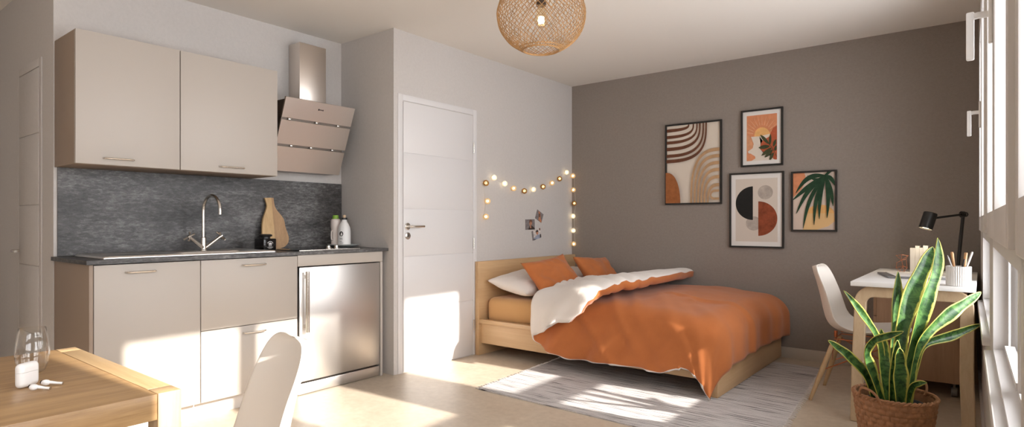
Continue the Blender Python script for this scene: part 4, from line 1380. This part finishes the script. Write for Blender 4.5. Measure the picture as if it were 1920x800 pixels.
# ------------------------------------------------------------------ shell chairs
PROF = [(0.245, 0.418), (0.236, 0.432), (0.20, 0.437), (0.13, 0.428), (0.05, 0.418), (-0.03, 0.414), (-0.10, 0.424), (-0.150, 0.452), (-0.178, 0.495), (-0.194, 0.55), (-0.206, 0.61), (-0.219, 0.67), (-0.235, 0.73), (-0.253, 0.785), (-0.266, 0.818)]
def make_chair(label, loc, rotz, group):
    t = thing('shell_chair', label, 'chair', loc, rotz, group)
    pts = catmull([(x, 0, z) for x, z in PROF], 6)
    n = len(pts) - 1
    hw_tab = [(0.0, 0.13), (0.03, 0.175), (0.10, 0.205), (0.30, 0.228), (0.50, 0.225), (0.65, 0.215), (0.80, 0.200), (0.90, 0.186), (0.955, 0.164), (0.985, 0.132), (1.0, 0.095)]
    def hwf(f):
        for (a, va), (b, vb) in zip(hw_tab, hw_tab[1:]):
            if f <= b: return va + (vb - va) * (f - a) / (b - a)
        return hw_tab[-1][1]
    hw0 = hwf
    def hwf(f):
        if f < 0.80: return hw0(f)
        return max(0.012, 0.200 * (1 - min(1.0, (f - 0.80) / 0.20) ** 2.4) ** (1 / 2.4))
    m = 20
    bm = BM()
    g = []
    for i, p in enumerate(pts):
        f = i / n
        tg = (pts[min(i + 1, n)] - pts[max(i - 1, 0)]).normalized()
        nrm = Vector((tg.z, 0, -tg.x))           # towards the sitter
        if nrm.z < 0 and f < 0.4: nrm = -nrm
        if f >= 0.4 and nrm.x < 0: nrm = -nrm
        hw = hwf(f)
        curl = 0.030 + 0.050 * sstep(0.25, 0.52, f) - 0.030 * sstep(0.6, 1.0, f)
        if f < 0.12: curl *= 0.4 + 5 * f
        row = []
        for j in range(m + 1):
            v = 2 * j / m - 1
            q = p + Vector((0, v * hw, 0)) + nrm * (curl * abs(v) ** 2.4)
            row.append(bm.verts.new(q))
        g.append(row)
    for i in range(n):
        for j in range(m):
            bm.faces.new((g[i][j], g[i + 1][j], g[i + 1][j + 1], g[i][j + 1]))
    sh = obj('shell', bm, M_SHELL, t, smooth=180, local=True)
    md = sh.modifiers.new('thick', 'SOLIDIFY'); md.thickness = 0.007; md.offset = -1
    md = sh.modifiers.new('sub', 'SUBSURF'); md.levels = 1; md.render_levels = 1
    for x in (-0.11, 0.13):
        for y in (-0.11, 0.11):
            bm = BM()
            lathe(bm, [(0, 0.390), (0.009, 0.390), (0.010, 0.396), (0.010, 0.425 if x > 0 else 0.430), (0, 0.425 if x > 0 else 0.430)], (x, y, 0), 14)
            obj('mount', bm, M_COPPER, t, local=True)
    tops = {}
    for sx in (-1, 1):
        for sy in (-1, 1):
            a = Vector((0.01 + sx * 0.125, sy * 0.105, 0.385)); b = Vector((0.0 + sx * 0.235, sy * 0.212, 0.0))
            if sx > 0: b.x = 0.215
            bm = BM()
            d = (b - a)
            tube(bm, [a + d * 0.06, a + d * 0.5, b - d * 0.02 * 0, ], [0.0135, 0.016, 0.0105], 14)
            # the foot is cut level with the floor
            for v_ in bm.verts:
                if v_.co.z < 0.0: v_.co.z = 0.0
            obj('leg', bm, M_LEGW, t, local=True)
            tops[(sx, sy)] = (a, d)
    bm = BM()
    w = 0.0034
    def at(sx, sy, f): a, d = tops[(sx, sy)]; return a + d * f
    for sy in (-1, 1):
        tube(bm, [at(-1, sy, 0.08), at(1, sy, 0.52)], w, 6)
        tube(bm, [at(1, sy, 0.08), at(-1, sy, 0.52)], w, 6)
        tube(bm, [at(-1, sy, 0.02), at(1, sy, 0.02)], w, 6)
    for sx in (-1, 1):
        tube(bm, [at(sx, -1, 0.08), at(sx, 1, 0.52)], w, 6)
        tube(bm, [at(sx, 1, 0.08), at(sx, -1, 0.52)], w, 6)
        tube(bm, [at(sx, -1, 0.02), at(sx, 1, 0.02)], w, 6)
    obj('wire_brace', bm, M_COPPER, t, local=True)
    return t
ch = make_chair('white shell chair on splayed wooden legs drawn up to the desk', (-0.605, 4.255, 0), 0.0, 'white shell chairs')
FA = math.atan2(-0.961, -0.276)
dc = dup(ch, (-1.560, 0.712, 0), FA, 'white shell chair at the end of the oak dining table before the kitchen', 'white shell chairs')
dc.scale = (0.945, 0.945, 0.945)

# ------------------------------------------------------------------ dining table
TX0, TX1, TY0, TY1, TZ, TH = -2.005, -1.322, -0.80, 0.549, 0.75, 0.053
t = thing('dining_table', 'honey oak dining table with square corner legs and a framed end, carrying the drinking glass', 'table', ((TX0 + TX1) / 2, (TY0 + TY1) / 2, 0))
bm = BM(); box(bm, TX0 + 0.0004, TX1 - 0.0004, TY0 + 0.07, TY1 - 0.0465, TZ - TH, TZ, bev=0.0015); obj('tabletop', bm, M_TABY, t)
for y0, y1 in ((TY0, TY0 + 0.069), (TY1 - 0.0455, TY1)):
    bm = BM(); box(bm, TX0 + 0.0525, TX1 - 0.0525, y0, y1, TZ - TH, TZ + 0.0003, bev=0.0012); obj('end_rail', bm, M_TABX, t)
for x0 in (TX0, TX1 - 0.052):
    for y0, y1 in ((TY0, TY0 + 0.069), (TY1 - 0.0455, TY1)):
        bm = BM(); box(bm, x0, x0 + 0.052, y0, y1, 0.0, TZ + 0.0003, bev=0.0015); obj('leg', bm, M_TABZ, t)

# glass, earbuds and their case
bm = BM()
gx, gy = -1.738, 0.392
prof = [(0, 0.7505), (0.022, 0.7508), (0.031, 0.757), (0.038, 0.775), (0.0415, 0.797), (0.0405, 0.82), (0.0365, 0.845), (0.0325, 0.866),
        (0.0318, 0.8665), (0.0313, 0.866), (0.0353, 0.845), (0.0393, 0.82), (0.0403, 0.797), (0.0368, 0.776), (0.029, 0.762), (0.018, 0.7565), (0, 0.7565)]
prof = [(r_ * 0.80, 0.7505 + (z_ - 0.7505) * 0.90) for r_, z_ in prof[:9] + [(0.0318, 0.8668)]]
lathe(bm, prof, (gx, gy, 0), 48)
gm = plain('clear_tumbler', (1, 1, 1), 0.0)
gb_ = gm.node_tree.nodes['Principled BSDF']; gb_.inputs['Transmission Weight'].default_value = 1.0; gb_.inputs['IOR'].default_value = 1.35
tag(obj('drinking_glass', bm, M_GLASS, smooth=180), 'clear stemless drinking glass standing on the oak dining table', 'glass')
t = thing('earbud_case', 'small white earbud charging case standing on the oak dining table', 'earbud case', (-1.600, 0.352, TZ + 0.0006), R(34))
t.scale = (0.88, 0.88, 0.92)
for nm_, zc_, keep_low in (('case_body', 0.0352, True), ('lid', 0.0357, False)):
    bm = BM(); box(bm, -0.0115, 0.0115, -0.0265, 0.0265, 0.0, 0.056, bev=0.0105, seg=5)
    geo = list(bm.verts) + list(bm.edges) + list(bm.faces)
    bmesh.ops.bisect_plane(bm, geom=geo, plane_co=(0, 0, zc_), plane_no=(0, 0, 1), clear_outer=keep_low, clear_inner=not keep_low)
    bmesh.ops.holes_fill(bm, edges=[e for e in bm.edges if e.is_boundary])
    obj(nm_, bm, M_WHITE, t, local=True, smooth=40)
def earbud(label, loc, rotz, stem):
    t = thing('earbud', label, 'earbud', loc, R(rotz), 'earbuds on the dining table')
    t.scale = (0.82, 0.82, 0.82)
    b = BM()
    bmesh.ops.create_uvsphere(b, u_segments=18, v_segments=12, radius=1.0)
    bm = BM()
    merge(bm, b, Matrix.Translation((0, 0, 0.0085)) @ Matrix.Diagonal((0.0105, 0.0085, 0.0080, 1)))
    tube(bm, [(0.004, 0.001, 0.009), (0.013, 0.003, 0.0075), (0.024, 0.004, 0.0052), (0.038, 0.003, 0.0042)], [0.0050, 0.0042, 0.0036, 0.0034], 12)
    obj('bud', bm, M_WHITE, t, local=True, smooth=60)
    bm = BM(); lathe(bm, [(0, 0.0), (0.0045, 0.0), (0.0042, 0.0012), (0, 0.0012)], (0, 0, 0), 12, Matrix.Translation((-0.0098, 0, 0.0105)) @ axis_mat((-1, 0, 0.2))); obj('speaker_mesh', bm, M_BLACK, t, local=True)
    bm = BM(); tube(bm, [(0.0378, 0.003, 0.0042), (0.0392, 0.003, 0.0041)], 0.0035, 12); obj('tip', bm, M_CHROME, t, local=True)
earbud('white wireless earbud lying nearest the charging case on the oak table', (-1.550, 0.352, TZ + 0.0006), 42, 1)
earbud('white wireless earbud lying with its stem towards the table corner', (-1.574, 0.378, TZ + 0.0006), 50, 1)

# ------------------------------------------------------------------ desk
DX0, DX1, DY0, DY1, DZ = -0.602, -0.030, 3.925, 5.185, 0.76
t = thing('writing_desk', 'white-topped desk on bent ash leg frames in the corner by the window', 'desk', ((DX0 + DX1) / 2, (DY0 + DY1) / 2, 0))
bm = BM(); box(bm, DX0, DX1 + 0.003, DY0, DY1, DZ - 0.026, DZ, bev=0.002); obj('desk_top', bm, plain('desk_white', (0.80, 0.785, 0.77), 0.4), t)
def bent(y_top, y_bot, parent):
    """Inverted U of laminated ash with rounded shoulders, leaning out to its feet."""
    zt = DZ - 0.027
    x0, x1 = DX0 + 0.018, DX1 - 0.004
    th = 0.060
    def path(off, r, spread, zc):
        p = []
        xa, xb = x0 + off, x1 - off
        p.append((xa - spread * 0.0 + 0.006, 0.0))
        p.append((xa, 0.30))
        for k in range(9):
            a = PI - k * (PI / 2) / 8
            p.append((xa + r + r * math.cos(a), zc - r + r * math.sin(a)))
        for k in range(9):
            a = PI / 2 - k * (PI / 2) / 8
            p.append((xb - r + r * math.cos(a), zc - r + r * math.sin(a)))
        p.append((xb, 0.30)); p.append((xb + 0.012, 0.0))
        return p
    o_ = path(0.0, 0.085, 0, zt)
    i_ = path(th, 0.035, 0, zt - th)
    bm = BM()
    w = 0.042
    def m3(p, side):
        f = 1 - p[1] / zt
        return Vector((p[0], y_top + (y_bot - y_top) * f + side * (w / 2), p[1]))
    ring = []
    for a, b in zip(o_, i_):
        ring.append([bm.verts.new(m3(a, -1)), bm.verts.new(m3(b, -1)), bm.verts.new(m3(b, 1)), bm.verts.new(m3(a, 1))])
    for r0_, r1_ in zip(ring, ring[1:]):
        for k in range(4):
            bm.faces.new((r0_[k], r0_[(k + 1) % 4], r1_[(k + 1) % 4], r1_[k]))
    bm.faces.new(ring[0]); bm.faces.new(ring[-1][::-1])
    o = obj('leg_frame', bm, M_BENTZ, parent, smooth=30)
    md = o.modifiers.new('b', 'BEVEL'); md.width = 0.005; md.segments = 2; md.limit_method = 'ANGLE'; md.angle_limit = R(50)
bent(3.985, 3.775, t)
bent(5.10, 5.15, t)
bm = BM(); box(bm, DX0 + 0.10, DX0 + 0.125, 4.01, 5.08, DZ - 0.075, DZ - 0.027); box(bm, DX1 - 0.125, DX1 - 0.10, 4.01, 5.08, DZ - 0.075, DZ - 0.027)
obj('stretcher', bm, M_BENTX, t)

t = thing('drawer_pedestal', 'brown wood drawer pedestal on castors under the white desk', 'drawer unit', (-0.32, 4.85, 0))
bm = BM(); box(bm, -0.555, -0.075, 4.62, 5.06, 0.092, 0.665, bev=0.002); obj('body', bm, M_PED, t)
for z0, z1 in ((0.10, 0.285), (0.29, 0.475), (0.48, 0.66)):
    bm = BM(); box(bm, -0.574, -0.5555, 4.624, 5.056, z0, z1, bev=0.001); obj('drawer', bm, M_PED, t)
for x in (-0.49, -0.14):
    for y in (4.685, 5.0):
        bm = BM()
        tube(bm, [(x - 0.016, y, 0.0315), (x + 0.016, y, 0.0315)], 0.031, 18)
        box(bm, x - 0.006, x + 0.006, y - 0.012, y + 0.012, 0.05, 0.0915)
        obj('castor', bm, plain('castor_grey', (0.16, 0.15, 0.145), 0.35), t)

# things on the desk
ux, uy = Vector((0.95, 0.26, 0)).normalized(), Vector((-0.26, 0.95, 0)).normalized()
n0 = Vector((-0.455, 4.275, DZ))
t = thing('notebook', 'thin grey notebook with white pages lying on the desk before the books', 'notebook', tuple(n0 + Vector((0, 0, 0.0004))), math.atan2(ux.y, ux.x))
bm = BM(); box(bm, 0, 0.36, 0, 0.37, 0.0005, 0.011, bev=0.003); obj('cover', bm, plain('notebook_grey', (0.16, 0.155, 0.155), 0.4), t, local=True)
bm = BM(); box(bm, 0.045, 0.355, 0.03, 0.36, 0.0112, 0.0145, bev=0.001); obj('pages', bm, I_WHITE, t, local=True)

for k, (x, w, h, lab) in enumerate(((-0.394, 0.029, 0.165, 'white paperback on the desk, at the ornament end of the row of four'), (-0.364, 0.022, 0.180, 'slim white book standing second from the wire ornament'), (-0.341, 0.021, 0.168, 'short white book standing third from the wire ornament'), (-0.319, 0.027, 0.183, 'tall white book standing fourth from the wire ornament'))):
    t = thing('book', lab, 'book', (x + w / 2, 5.00, DZ), 0, 'white books on the desk')
    bm = BM()
    y0, y1 = 4.935, 5.065
    c = 0.0016
    box(bm, x, x + c, y0, y1, DZ + 0.0004, DZ + h); box(bm, x + w - c, x + w, y0, y1, DZ + 0.0004, DZ + h); box(bm, x + c, x + w - c, y0, y0 + c, DZ + 0.0004, DZ + h)
    obj('cover', bm, plain('book_cover', (0.60, 0.57, 0.53), 0.6) if k != 3 else plain('book_cover_b', (0.63, 0.60, 0.56), 0.6), t, smooth=0)
    bm = BM(); box(bm, x + c, x + w - c, y0 + c, y1 - 0.002, DZ + 0.003, DZ + h - 0.003); obj('pages', bm, plain('page_edges', (0.66, 0.60, 0.52), 0.8), t, smooth=0)

bm = BM()
oc = Vector((-0.438, 4.905, DZ))
V8 = {'a': (-0.032, -0.020, 0.113), 'b': (0.034, 0.010, 0.113), 'c': (-0.002, 0.0, 0.118), 'd': (-0.002, 0.002, 0.080), 'e': (-0.030, -0.005, 0.062), 'f': (-0.034, 0.0, 0.028), 'g': (-0.014, 0.004, 0.001), 'h': (0.006, -0.01, 0.042), 'i': (0.030, 0.0, 0.030), 'j': (0.012, 0.008, 0.001), 'k': (0.022, 0.012, 0.088)}
for e in ('ac', 'cb', 'cd', 'ad', 'db', 'de', 'ef', 'fg', 'dh', 'hf', 'hi', 'ij', 'gj', 'hj', 'hg', 'dk', 'ki', 'kb'):
    tube(bm, [oc + Vector(V8[e[0]]), oc + Vector(V8[e[1]])], 0.0013, 6)
for k_ in 'abdefhi':
    b = BM(); bmesh.ops.create_icosphere(b, subdivisions=1, radius=0.0032); merge(bm, b, Matrix.Translation(oc + Vector(V8[k_])))
tag(obj('wire_ornament', bm, M_COPPER), 'copper wire geometric ornament on the desk beside the white books', 'ornament')

pxx, pyy, prr, phh = -0.102, 4.003, 0.0535, 0.106
t = thing('pen_pot', 'white ribbed pen pot at the front edge of the white desk', 'pen pot', (pxx, pyy, DZ))
bm = BM()
n = 144
rings = []
for z, r_, fl in ((DZ + 0.0005, 0.0, 0), (DZ + 0.0005, prr - 0.003, 1), (DZ + 0.003, prr, 1), (DZ + phh - 0.001, prr + 0.001, 1), (DZ + phh, prr - 0.001, 0), (DZ + phh - 0.0005, prr - 0.006, 0), (DZ + 0.006, prr - 0.006, 0), (DZ + 0.006, 0, 0)):
    if r_ == 0:
        rings.append([bm.verts.new((pxx, pyy, z))]); continue
    rings.append([bm.verts.new((pxx + (r_ + fl * 0.0021 * math.cos(j * 2 * PI * 36 / n)) * math.cos(j * 2 * PI / n), pyy + (r_ + fl * 0.0021 * math.cos(j * 2 * PI * 36 / n)) * math.sin(j * 2 * PI / n), z)) for j in range(n)])
for a, b in zip(rings, rings[1:]):
    for j in range(n):
        j2 = (j + 1) % n
        if len(a) == 1: bm.faces.new((a[0], b[j], b[j2]))
        elif len(b) == 1: bm.faces.new((a[j], a[j2], b[0]))
        else: bm.faces.new((a[j], a[j2], b[j2], b[j]))
obj('pot', bm, plain('pot_white', (0.78, 0.76, 0.74), 0.45), t, smooth=60)
M_PENW = plain('pencil_wood', (0.50, 0.27, 0.12), 0.55)
for k, (nm, lab, bx_, by_, tx, ty, tz, r_, m_) in enumerate((
    ('pen', 'thin grey pen leaning out of the left of the pen pot', -0.104, 3.998, -0.148, 3.958, 0.925, 0.0035, plain('pen_grey', (0.45, 0.43, 0.42), 0.4)),
    ('wooden_brush', 'wide brown wooden stick beside the grey pen in the pot', -0.112, 4.030, -0.130, 3.985, 0.942, 0.0075, M_PENW),
    ('pencil', 'wooden pencil leaning right in the pen pot nearest the lamp stem', -0.086, 4.006, -0.070, 4.036, 0.938, 0.0075, M_PENW),
    ('marker', 'pale marker leaning out at the window side of the pen pot', -0.094, 3.974, -0.043, 4.010, 0.944, 0.0050, plain('marker_pale', (0.62, 0.58, 0.55), 0.4)),
    ('dark_pencil', 'short dark pencil just showing over the pot rim', -0.106, 4.012, -0.076, 4.018, 0.905, 0.0035, M_BLACK))):
    bm = BM()
    a, b = Vector((bx_, by_, DZ + 0.0105 + r_ * 0.4)), Vector((tx, ty, tz))
    if nm == 'wooden_brush':
        tube(bm, [a, a.lerp(b, 0.7), a.lerp(b, 0.95), b], [r_ * 0.7, r_ * 0.8, r_, r_ * 0.7], 10)
    elif nm == 'pen':
        tube(bm, [a, a.lerp(b, 0.9), b], [r_, r_, 0.0008], 8)
    else:
        tube(bm, [a, a.lerp(b, 0.02), a.lerp(b, 0.97), b], [r_ * 0.4, r_, r_, r_ * 0.8], 8)
    tag(obj(nm, bm, m_), lab, nm.replace('_', ' ').replace('dark ', '').replace('wooden ', ''), 'pens in the pot')

# desk lamp
t = thing('desk_lamp', 'black jointed desk lamp shining on the white desk', 'lamp', (-0.135, 5.02, DZ))
lb0 = Vector((-0.131, 5.022, DZ))
bm = BM(); lathe(bm, [(0, DZ + 0.0004), (0.062, DZ + 0.0004), (0.065, DZ + 0.006), (0.062, DZ + 0.014), (0.015, DZ + 0.018), (0.013, DZ + 0.045), (0, DZ + 0.045)], (lb0.x, lb0.y, 0), 36); obj('base', bm, M_BLACK, t)
J = Vector((-0.103, 5.046, 1.156))
K_ = Vector((-0.258, 4.935, 1.131))
bm = BM(); tube(bm, [lb0 + Vector((0, 0, 0.04)), J], 0.0105, 14); obj('stem', bm, M_BLACK, t)
bm = BM(); tube(bm, [J, K_], 0.0075, 12); obj('arm', bm, M_BLACK, t)
bm = BM()
dj = Vector((0.784, 0.62, 0))
tube(bm, [J - Vector((0.01, 0.01, 0)) + Vector((0, 0, 0.0)), J + dj * 0.004], [0.021, 0.021], 18)
tube(bm, [J + dj * 0.018 + Vector((0.013 * math.cos(i * PI / 8) * 0.784, 0.013 * math.cos(i * PI / 8) * 0.62, 0.013 * math.sin(i * PI / 8))) for i in range(16)], 0.004, 6, closed=True)
obj('joint', bm, M_BLACK, t)
ax = (Vector((-0.303, 4.888, 1.060)) - Vector((-0.274, 4.908, 1.168))).normalized()
S0 = Vector((-0.275, 4.907, 1.166))
mt = Matrix.Translation(S0) @ axis_mat(ax)
bm = BM()
lathe(bm, [(0, 0), (0.038, 0.0), (0.0405, 0.003), (0.0405, 0.112), (0.0385, 0.112), (0.0385, 0.012), (0, 0.012)], (0, 0, 0), 32, mt)
sd = obj('lamp_head', bm, M_BLACK, t)
bm = BM(); lathe(bm, [(0, 0.102), (0.037, 0.102), (0.037, 0.098), (0, 0.098)], (0, 0, 0), 28, mt); o = obj('bulb', bm, M_WARMEM, sd); o['label'] = 'glowing warm bulb disc'

# ------------------------------------------------------------------ snake plant in a basket
BC = Vector((-0.326, 3.314, 0))
t = thing('snake_plant', 'tall snake plant with yellow-edged leaves growing in the woven basket', 'plant', (BC.x, BC.y, 0.0))
tb = thing('woven_basket', 'round brown woven basket with loop handles holding the snake plant', 'basket', (BC.x, BC.y, 0))
bm = BM()
nu, nz = 288, 60
HB = 0.288
def brad(z): return 0.128 + 0.042 * (z / HB) ** 0.9
cells, rowsz = 28, 11.5
g = []
for k in range(nz + 1):
    z = HB * k / nz
    ring = []
    for j in range(nu):
        a = 2 * PI * j / nu
        u = a / (2 * PI) * cells
        v = z / HB * rowsz
        rI = math.floor(v)
        uu = u + (0.5 if rI % 2 else 0.0)
        fu = uu - math.floor(uu)
        fv = v - rI
        # flat horizontal straps going over and under
        d = 0.0085 * (math.sin(PI * fu) ** 0.45) * (math.sin(PI * min(1, max(0, fv))) ** 0.35) if fu < 1 else 0
        d += 0.001 * noise.noise(Vector((math.cos(a) * 30, math.sin(a) * 30, z * 160)))
        r_ = brad(z) + d - 0.004
        ring.append(bm.verts.new((BC.x + r_ * math.cos(a), BC.y + r_ * math.sin(a), z + 0.001)))
    g.append(ring)
for k in range(nz):
    for j in range(nu):
        bm.faces.new((g[k][j], g[k][(j + 1) % nu], g[k + 1][(j + 1) % nu], g[k + 1][j]))
# inner wall and floor
inn = []
for k in range(0, 9):
    z = HB - (HB - 0.012) * k / 8
    inn.append([bm.verts.new((BC.x + (brad(z) - 0.009) * math.cos(2 * PI * j / nu), BC.y + (brad(z) - 0.009) * math.sin(2 * PI * j / nu), z + 0.001)) for j in range(nu)])
prev = g[-1]
for r_ in inn:
    for j in range(nu):
        bm.faces.new((prev[j], prev[(j + 1) % nu], r_[(j + 1) % nu], r_[j]))
    prev = r_
bm.faces.new(prev)
bm.faces.new(g[0][::-1])
obj('weave', bm, M_BASKET, tb, smooth=60)
bm = BM()
rr_ = brad(HB) - 0.003
for s in (0, PI):
    tube(bm, [(BC.x + (rr_ + 0.0045 * math.cos(i * 0.42 + s)) * math.cos(2 * PI * i / 360), BC.y + (rr_ + 0.0045 * math.cos(i * 0.42 + s)) * math.sin(2 * PI * i / 360), HB + 0.003 + 0.0045 * math.sin(i * 0.42 + s)) for i in range(360)], 0.0062, 6, closed=True)
obj('rim', bm, M_BASKET, tb)
for pts in (((-0.454, 3.203, 0.282), (-0.448, 3.178, 0.318), (-0.434, 3.152, 0.340), (-0.400, 3.134, 0.336), (-0.374, 3.132, 0.312), (-0.360, 3.142, 0.280)),
            ((-0.276, 3.462, 0.280), (-0.262, 3.466, 0.322), (-0.240, 3.464, 0.340), (-0.214, 3.450, 0.334), (-0.208, 3.436, 0.308), (-0.216, 3.423, 0.280))):
    bm = BM(); tube(bm, catmull(pts, 6), 0.0055, 8); obj('handle', bm, M_BASKET, tb)
bm = BM(); lathe(bm, [(0, 0.214), (0.118, 0.214), (0.126, 0.255), (0.129, 0.255), (0.121, 0.040), (0, 0.040)], tuple(BC), 40)
obj('inner_pot', bm, plain('pot_grey_plastic', (0.10, 0.10, 0.105), 0.5), t)
bm = BM()
b = BM(); bmesh.ops.create_circle(b, cap_ends=False, segments=40, radius=0.117)
b.free()
lathe(bm, [(0, 0.238), (0.05, 0.240), (0.09, 0.235), (0.119, 0.230), (0.119, 0.216), (0, 0.216)], tuple(BC), 40)
for v in bm.verts:
    if v.co.z > 0.225: v.co.z += 0.006 * noise.noise(v.co * 40)
obj('soil', bm, M_SOIL, t)
LEAVES = [
    ([(-0.365,3.314,0.235), (-0.374,3.326,0.405), (-0.392,3.312,0.542), (-0.449,3.241,0.668), (-0.513,3.165,0.781)], [0.028, 0.034, 0.040, 0.048, 0.0], 10),
    ([(-0.390,3.230,0.235), (-0.412,3.150,0.390), (-0.472,3.045,0.497), (-0.510,2.989,0.544), (-0.538,2.942,0.577)], [0.026, 0.044, 0.048, 0.034, 0.0], -15),
    ([(-0.361,3.235,0.235), (-0.392,3.134,0.415), (-0.412,3.092,0.506), (-0.385,3.084,0.571), (-0.333,3.079,0.600), (-0.269,3.078,0.628)], [0.050, 0.066, 0.060, 0.046, 0.038, 0.0], 20),
    ([(-0.348,3.296,0.235), (-0.362,3.311,0.384), (-0.372,3.328,0.481), (-0.382,3.333,0.592)], [0.040, 0.058, 0.061, 0.0], -10),
    ([(-0.333,3.375,0.235), (-0.335,3.434,0.468), (-0.332,3.462,0.673), (-0.327,3.479,0.861)], [0.052, 0.070, 0.073, 0.0], 5),
    ([(-0.314,3.348,0.235), (-0.311,3.402,0.528), (-0.272,3.458,0.741), (-0.220,3.500,0.896), (-0.189,3.524,0.984)], [0.044, 0.069, 0.093, 0.074, 0.0], -15),
    ([(-0.290,3.316,0.235), (-0.255,3.344,0.519), (-0.204,3.372,0.745), (-0.168,3.388,0.895), (-0.163,3.379,1.031)], [0.052, 0.080, 0.082, 0.070, 0.0], 12),
    ([(-0.273,3.305,0.235), (-0.245,3.326,0.469), (-0.203,3.360,0.583), (-0.122,3.437,0.675), (-0.060,3.499,0.729), (-0.005,3.555,0.775)], [0.032, 0.042, 0.052, 0.072, 0.052, 0.0], 15),
    ([(-0.273,3.350,0.235), (-0.255,3.395,0.410), (-0.219,3.424,0.518), (-0.120,3.515,0.560), (-0.055,3.579,0.591), (-0.007,3.617,0.614)], [0.032, 0.042, 0.037, 0.052, 0.035, 0.0], -10),
    ([(-0.295,3.228,0.235), (-0.293,3.185,0.396), (-0.293,3.175,0.473), (-0.293,3.170,0.539)], [0.056, 0.079, 0.067, 0.0], 0),
    ([(-0.278,3.275,0.235), (-0.257,3.266,0.341), (-0.229,3.263,0.369), (-0.197,3.263,0.379)], [0.030, 0.036, 0.030, 0.0], 0),
    ([(-0.326,3.240,0.235), (-0.316,3.210,0.415), (-0.307,3.204,0.502), (-0.304,3.205,0.567)], [0.036, 0.045, 0.040, 0.0], -25),
]
for k, (pts, ws_, yaw) in enumerate(LEAVES):
    n1 = 8
    P = catmull(pts, n1)
    nseg = len(P) - 1
    W_ = []
    for i in range(nseg + 1):
        f = i / n1
        a = min(int(f), len(ws_) - 2); fr_ = f - a
        if a == len(ws_) - 2:
            W_.append(0.86 * ws_[a] * max(0.0, 1 - fr_ ** 1.35) ** 0.80)
        else:
            W_.append(0.86 * ws_[a] + 0.86 * (ws_[a + 1] - ws_[a]) * (fr_ * fr_ * (3 - 2 * fr_)))
    bm = BM()
    uvl = bm.loops.layers.uv.new('UVMap')
    nd = Vector((0.62, -0.784, 0.25)); nd.rotate(Matrix.Rotation(R(yaw), 3, 'Z'))
    rows_ = []
    ac = 8
    for i, p in enumerate(P):
        tg = (P[min(i + 1, nseg)] - P[max(i - 1, 0)]).normalized()
        nn = (nd - tg * nd.dot(tg))
        if nn.length < 0.2: nn = nn + Vector((0, 0, 0.5)) - tg * (Vector((0, 0, 0.5)).dot(tg))
        nn.normalize()
        sd_ = tg.cross(nn)
        w_ = max(W_[i], 0.0006)
        wav = 0.06 * math.sin(i * 0.55 + k)
        rows_.append([bm.verts.new(p + sd_ * (w_ / 2 * (2 * j / ac - 1)) + nn * (w_ * 0.26 * ((2 * j / ac - 1) ** 2 - 0.4) + w_ * wav * (2 * j / ac - 1))) for j in range(ac + 1)])
    for i in range(nseg):
        for j in range(ac):
            f = bm.faces.new((rows_[i][j], rows_[i][j + 1], rows_[i + 1][j + 1], rows_[i + 1][j]))
            for lp, (u_, v_) in zip(f.loops, ((2 * j / ac - 1, i), (2 * (j + 1) / ac - 1, i), (2 * (j + 1) / ac - 1, i + 1), (2 * j / ac - 1, i + 1))):
                lp[uvl].uv = (u_ * 1.0, (v_ / n1) * 0.14 + k * 3.1)
    o = obj('leaf', bm, M_LEAF, t, smooth=180)
    md = o.modifiers.new('th', 'SOLIDIFY'); md.thickness = 0.0028; md.offset = 0

# ------------------------------------------------------------------ light
w = bpy.data.worlds.new('World'); SC.world = w
w.use_nodes = True
bg = w.node_tree.nodes['Background']
bg.inputs['Color'].default_value = (0.965, 0.975, 1.0, 1)
bg.inputs['Strength'].default_value = 7.6
sd_ = bpy.data.lights.new('sun', 'SUN')
sd_.energy = 11.5
sd_.angle = R(0.9)
sd_.color = (1.0, 0.94, 0.86)
sun = bpy.data.objects.new('sun', sd_)
COL.objects.link(sun)
dirv = Vector((-1.0, -0.058, -0.476))
sun.rotation_euler = dirv.to_track_quat('-Z', 'Y').to_euler()
sun.location = (6, 3, 5)
# sky portals in the window openings
for k, (a, b) in enumerate(OPEN):
    l = bpy.data.lights.new('portal', 'AREA'); l.shape = 'RECTANGLE'
    l.size = b - a; l.size_y = ZT - ZS
    l.cycles.is_portal = True
    o = bpy.data.objects.new('sky_portal', l); COL.objects.link(o)
    o.location = (xw((a + b) / 2) + WT + 0.01, (a + b) / 2, (ZS + ZT) / 2)
    o.rotation_euler = (0, R(90), 0)
# the beam of the desk lamp
l = bpy.data.lights.new('desk_lamp_beam', 'SPOT'); l.energy = 2.6; l.color = (1.0, 0.86, 0.66); l.spot_size = R(150); l.spot_blend = 1.0; l.shadow_soft_size = 0.03
o = bpy.data.objects.new('desk_lamp_beam', l); COL.objects.link(o)
o.location = S0 + ax * 0.115
o.rotation_euler = ax.to_track_quat('-Z', 'Y').to_euler()
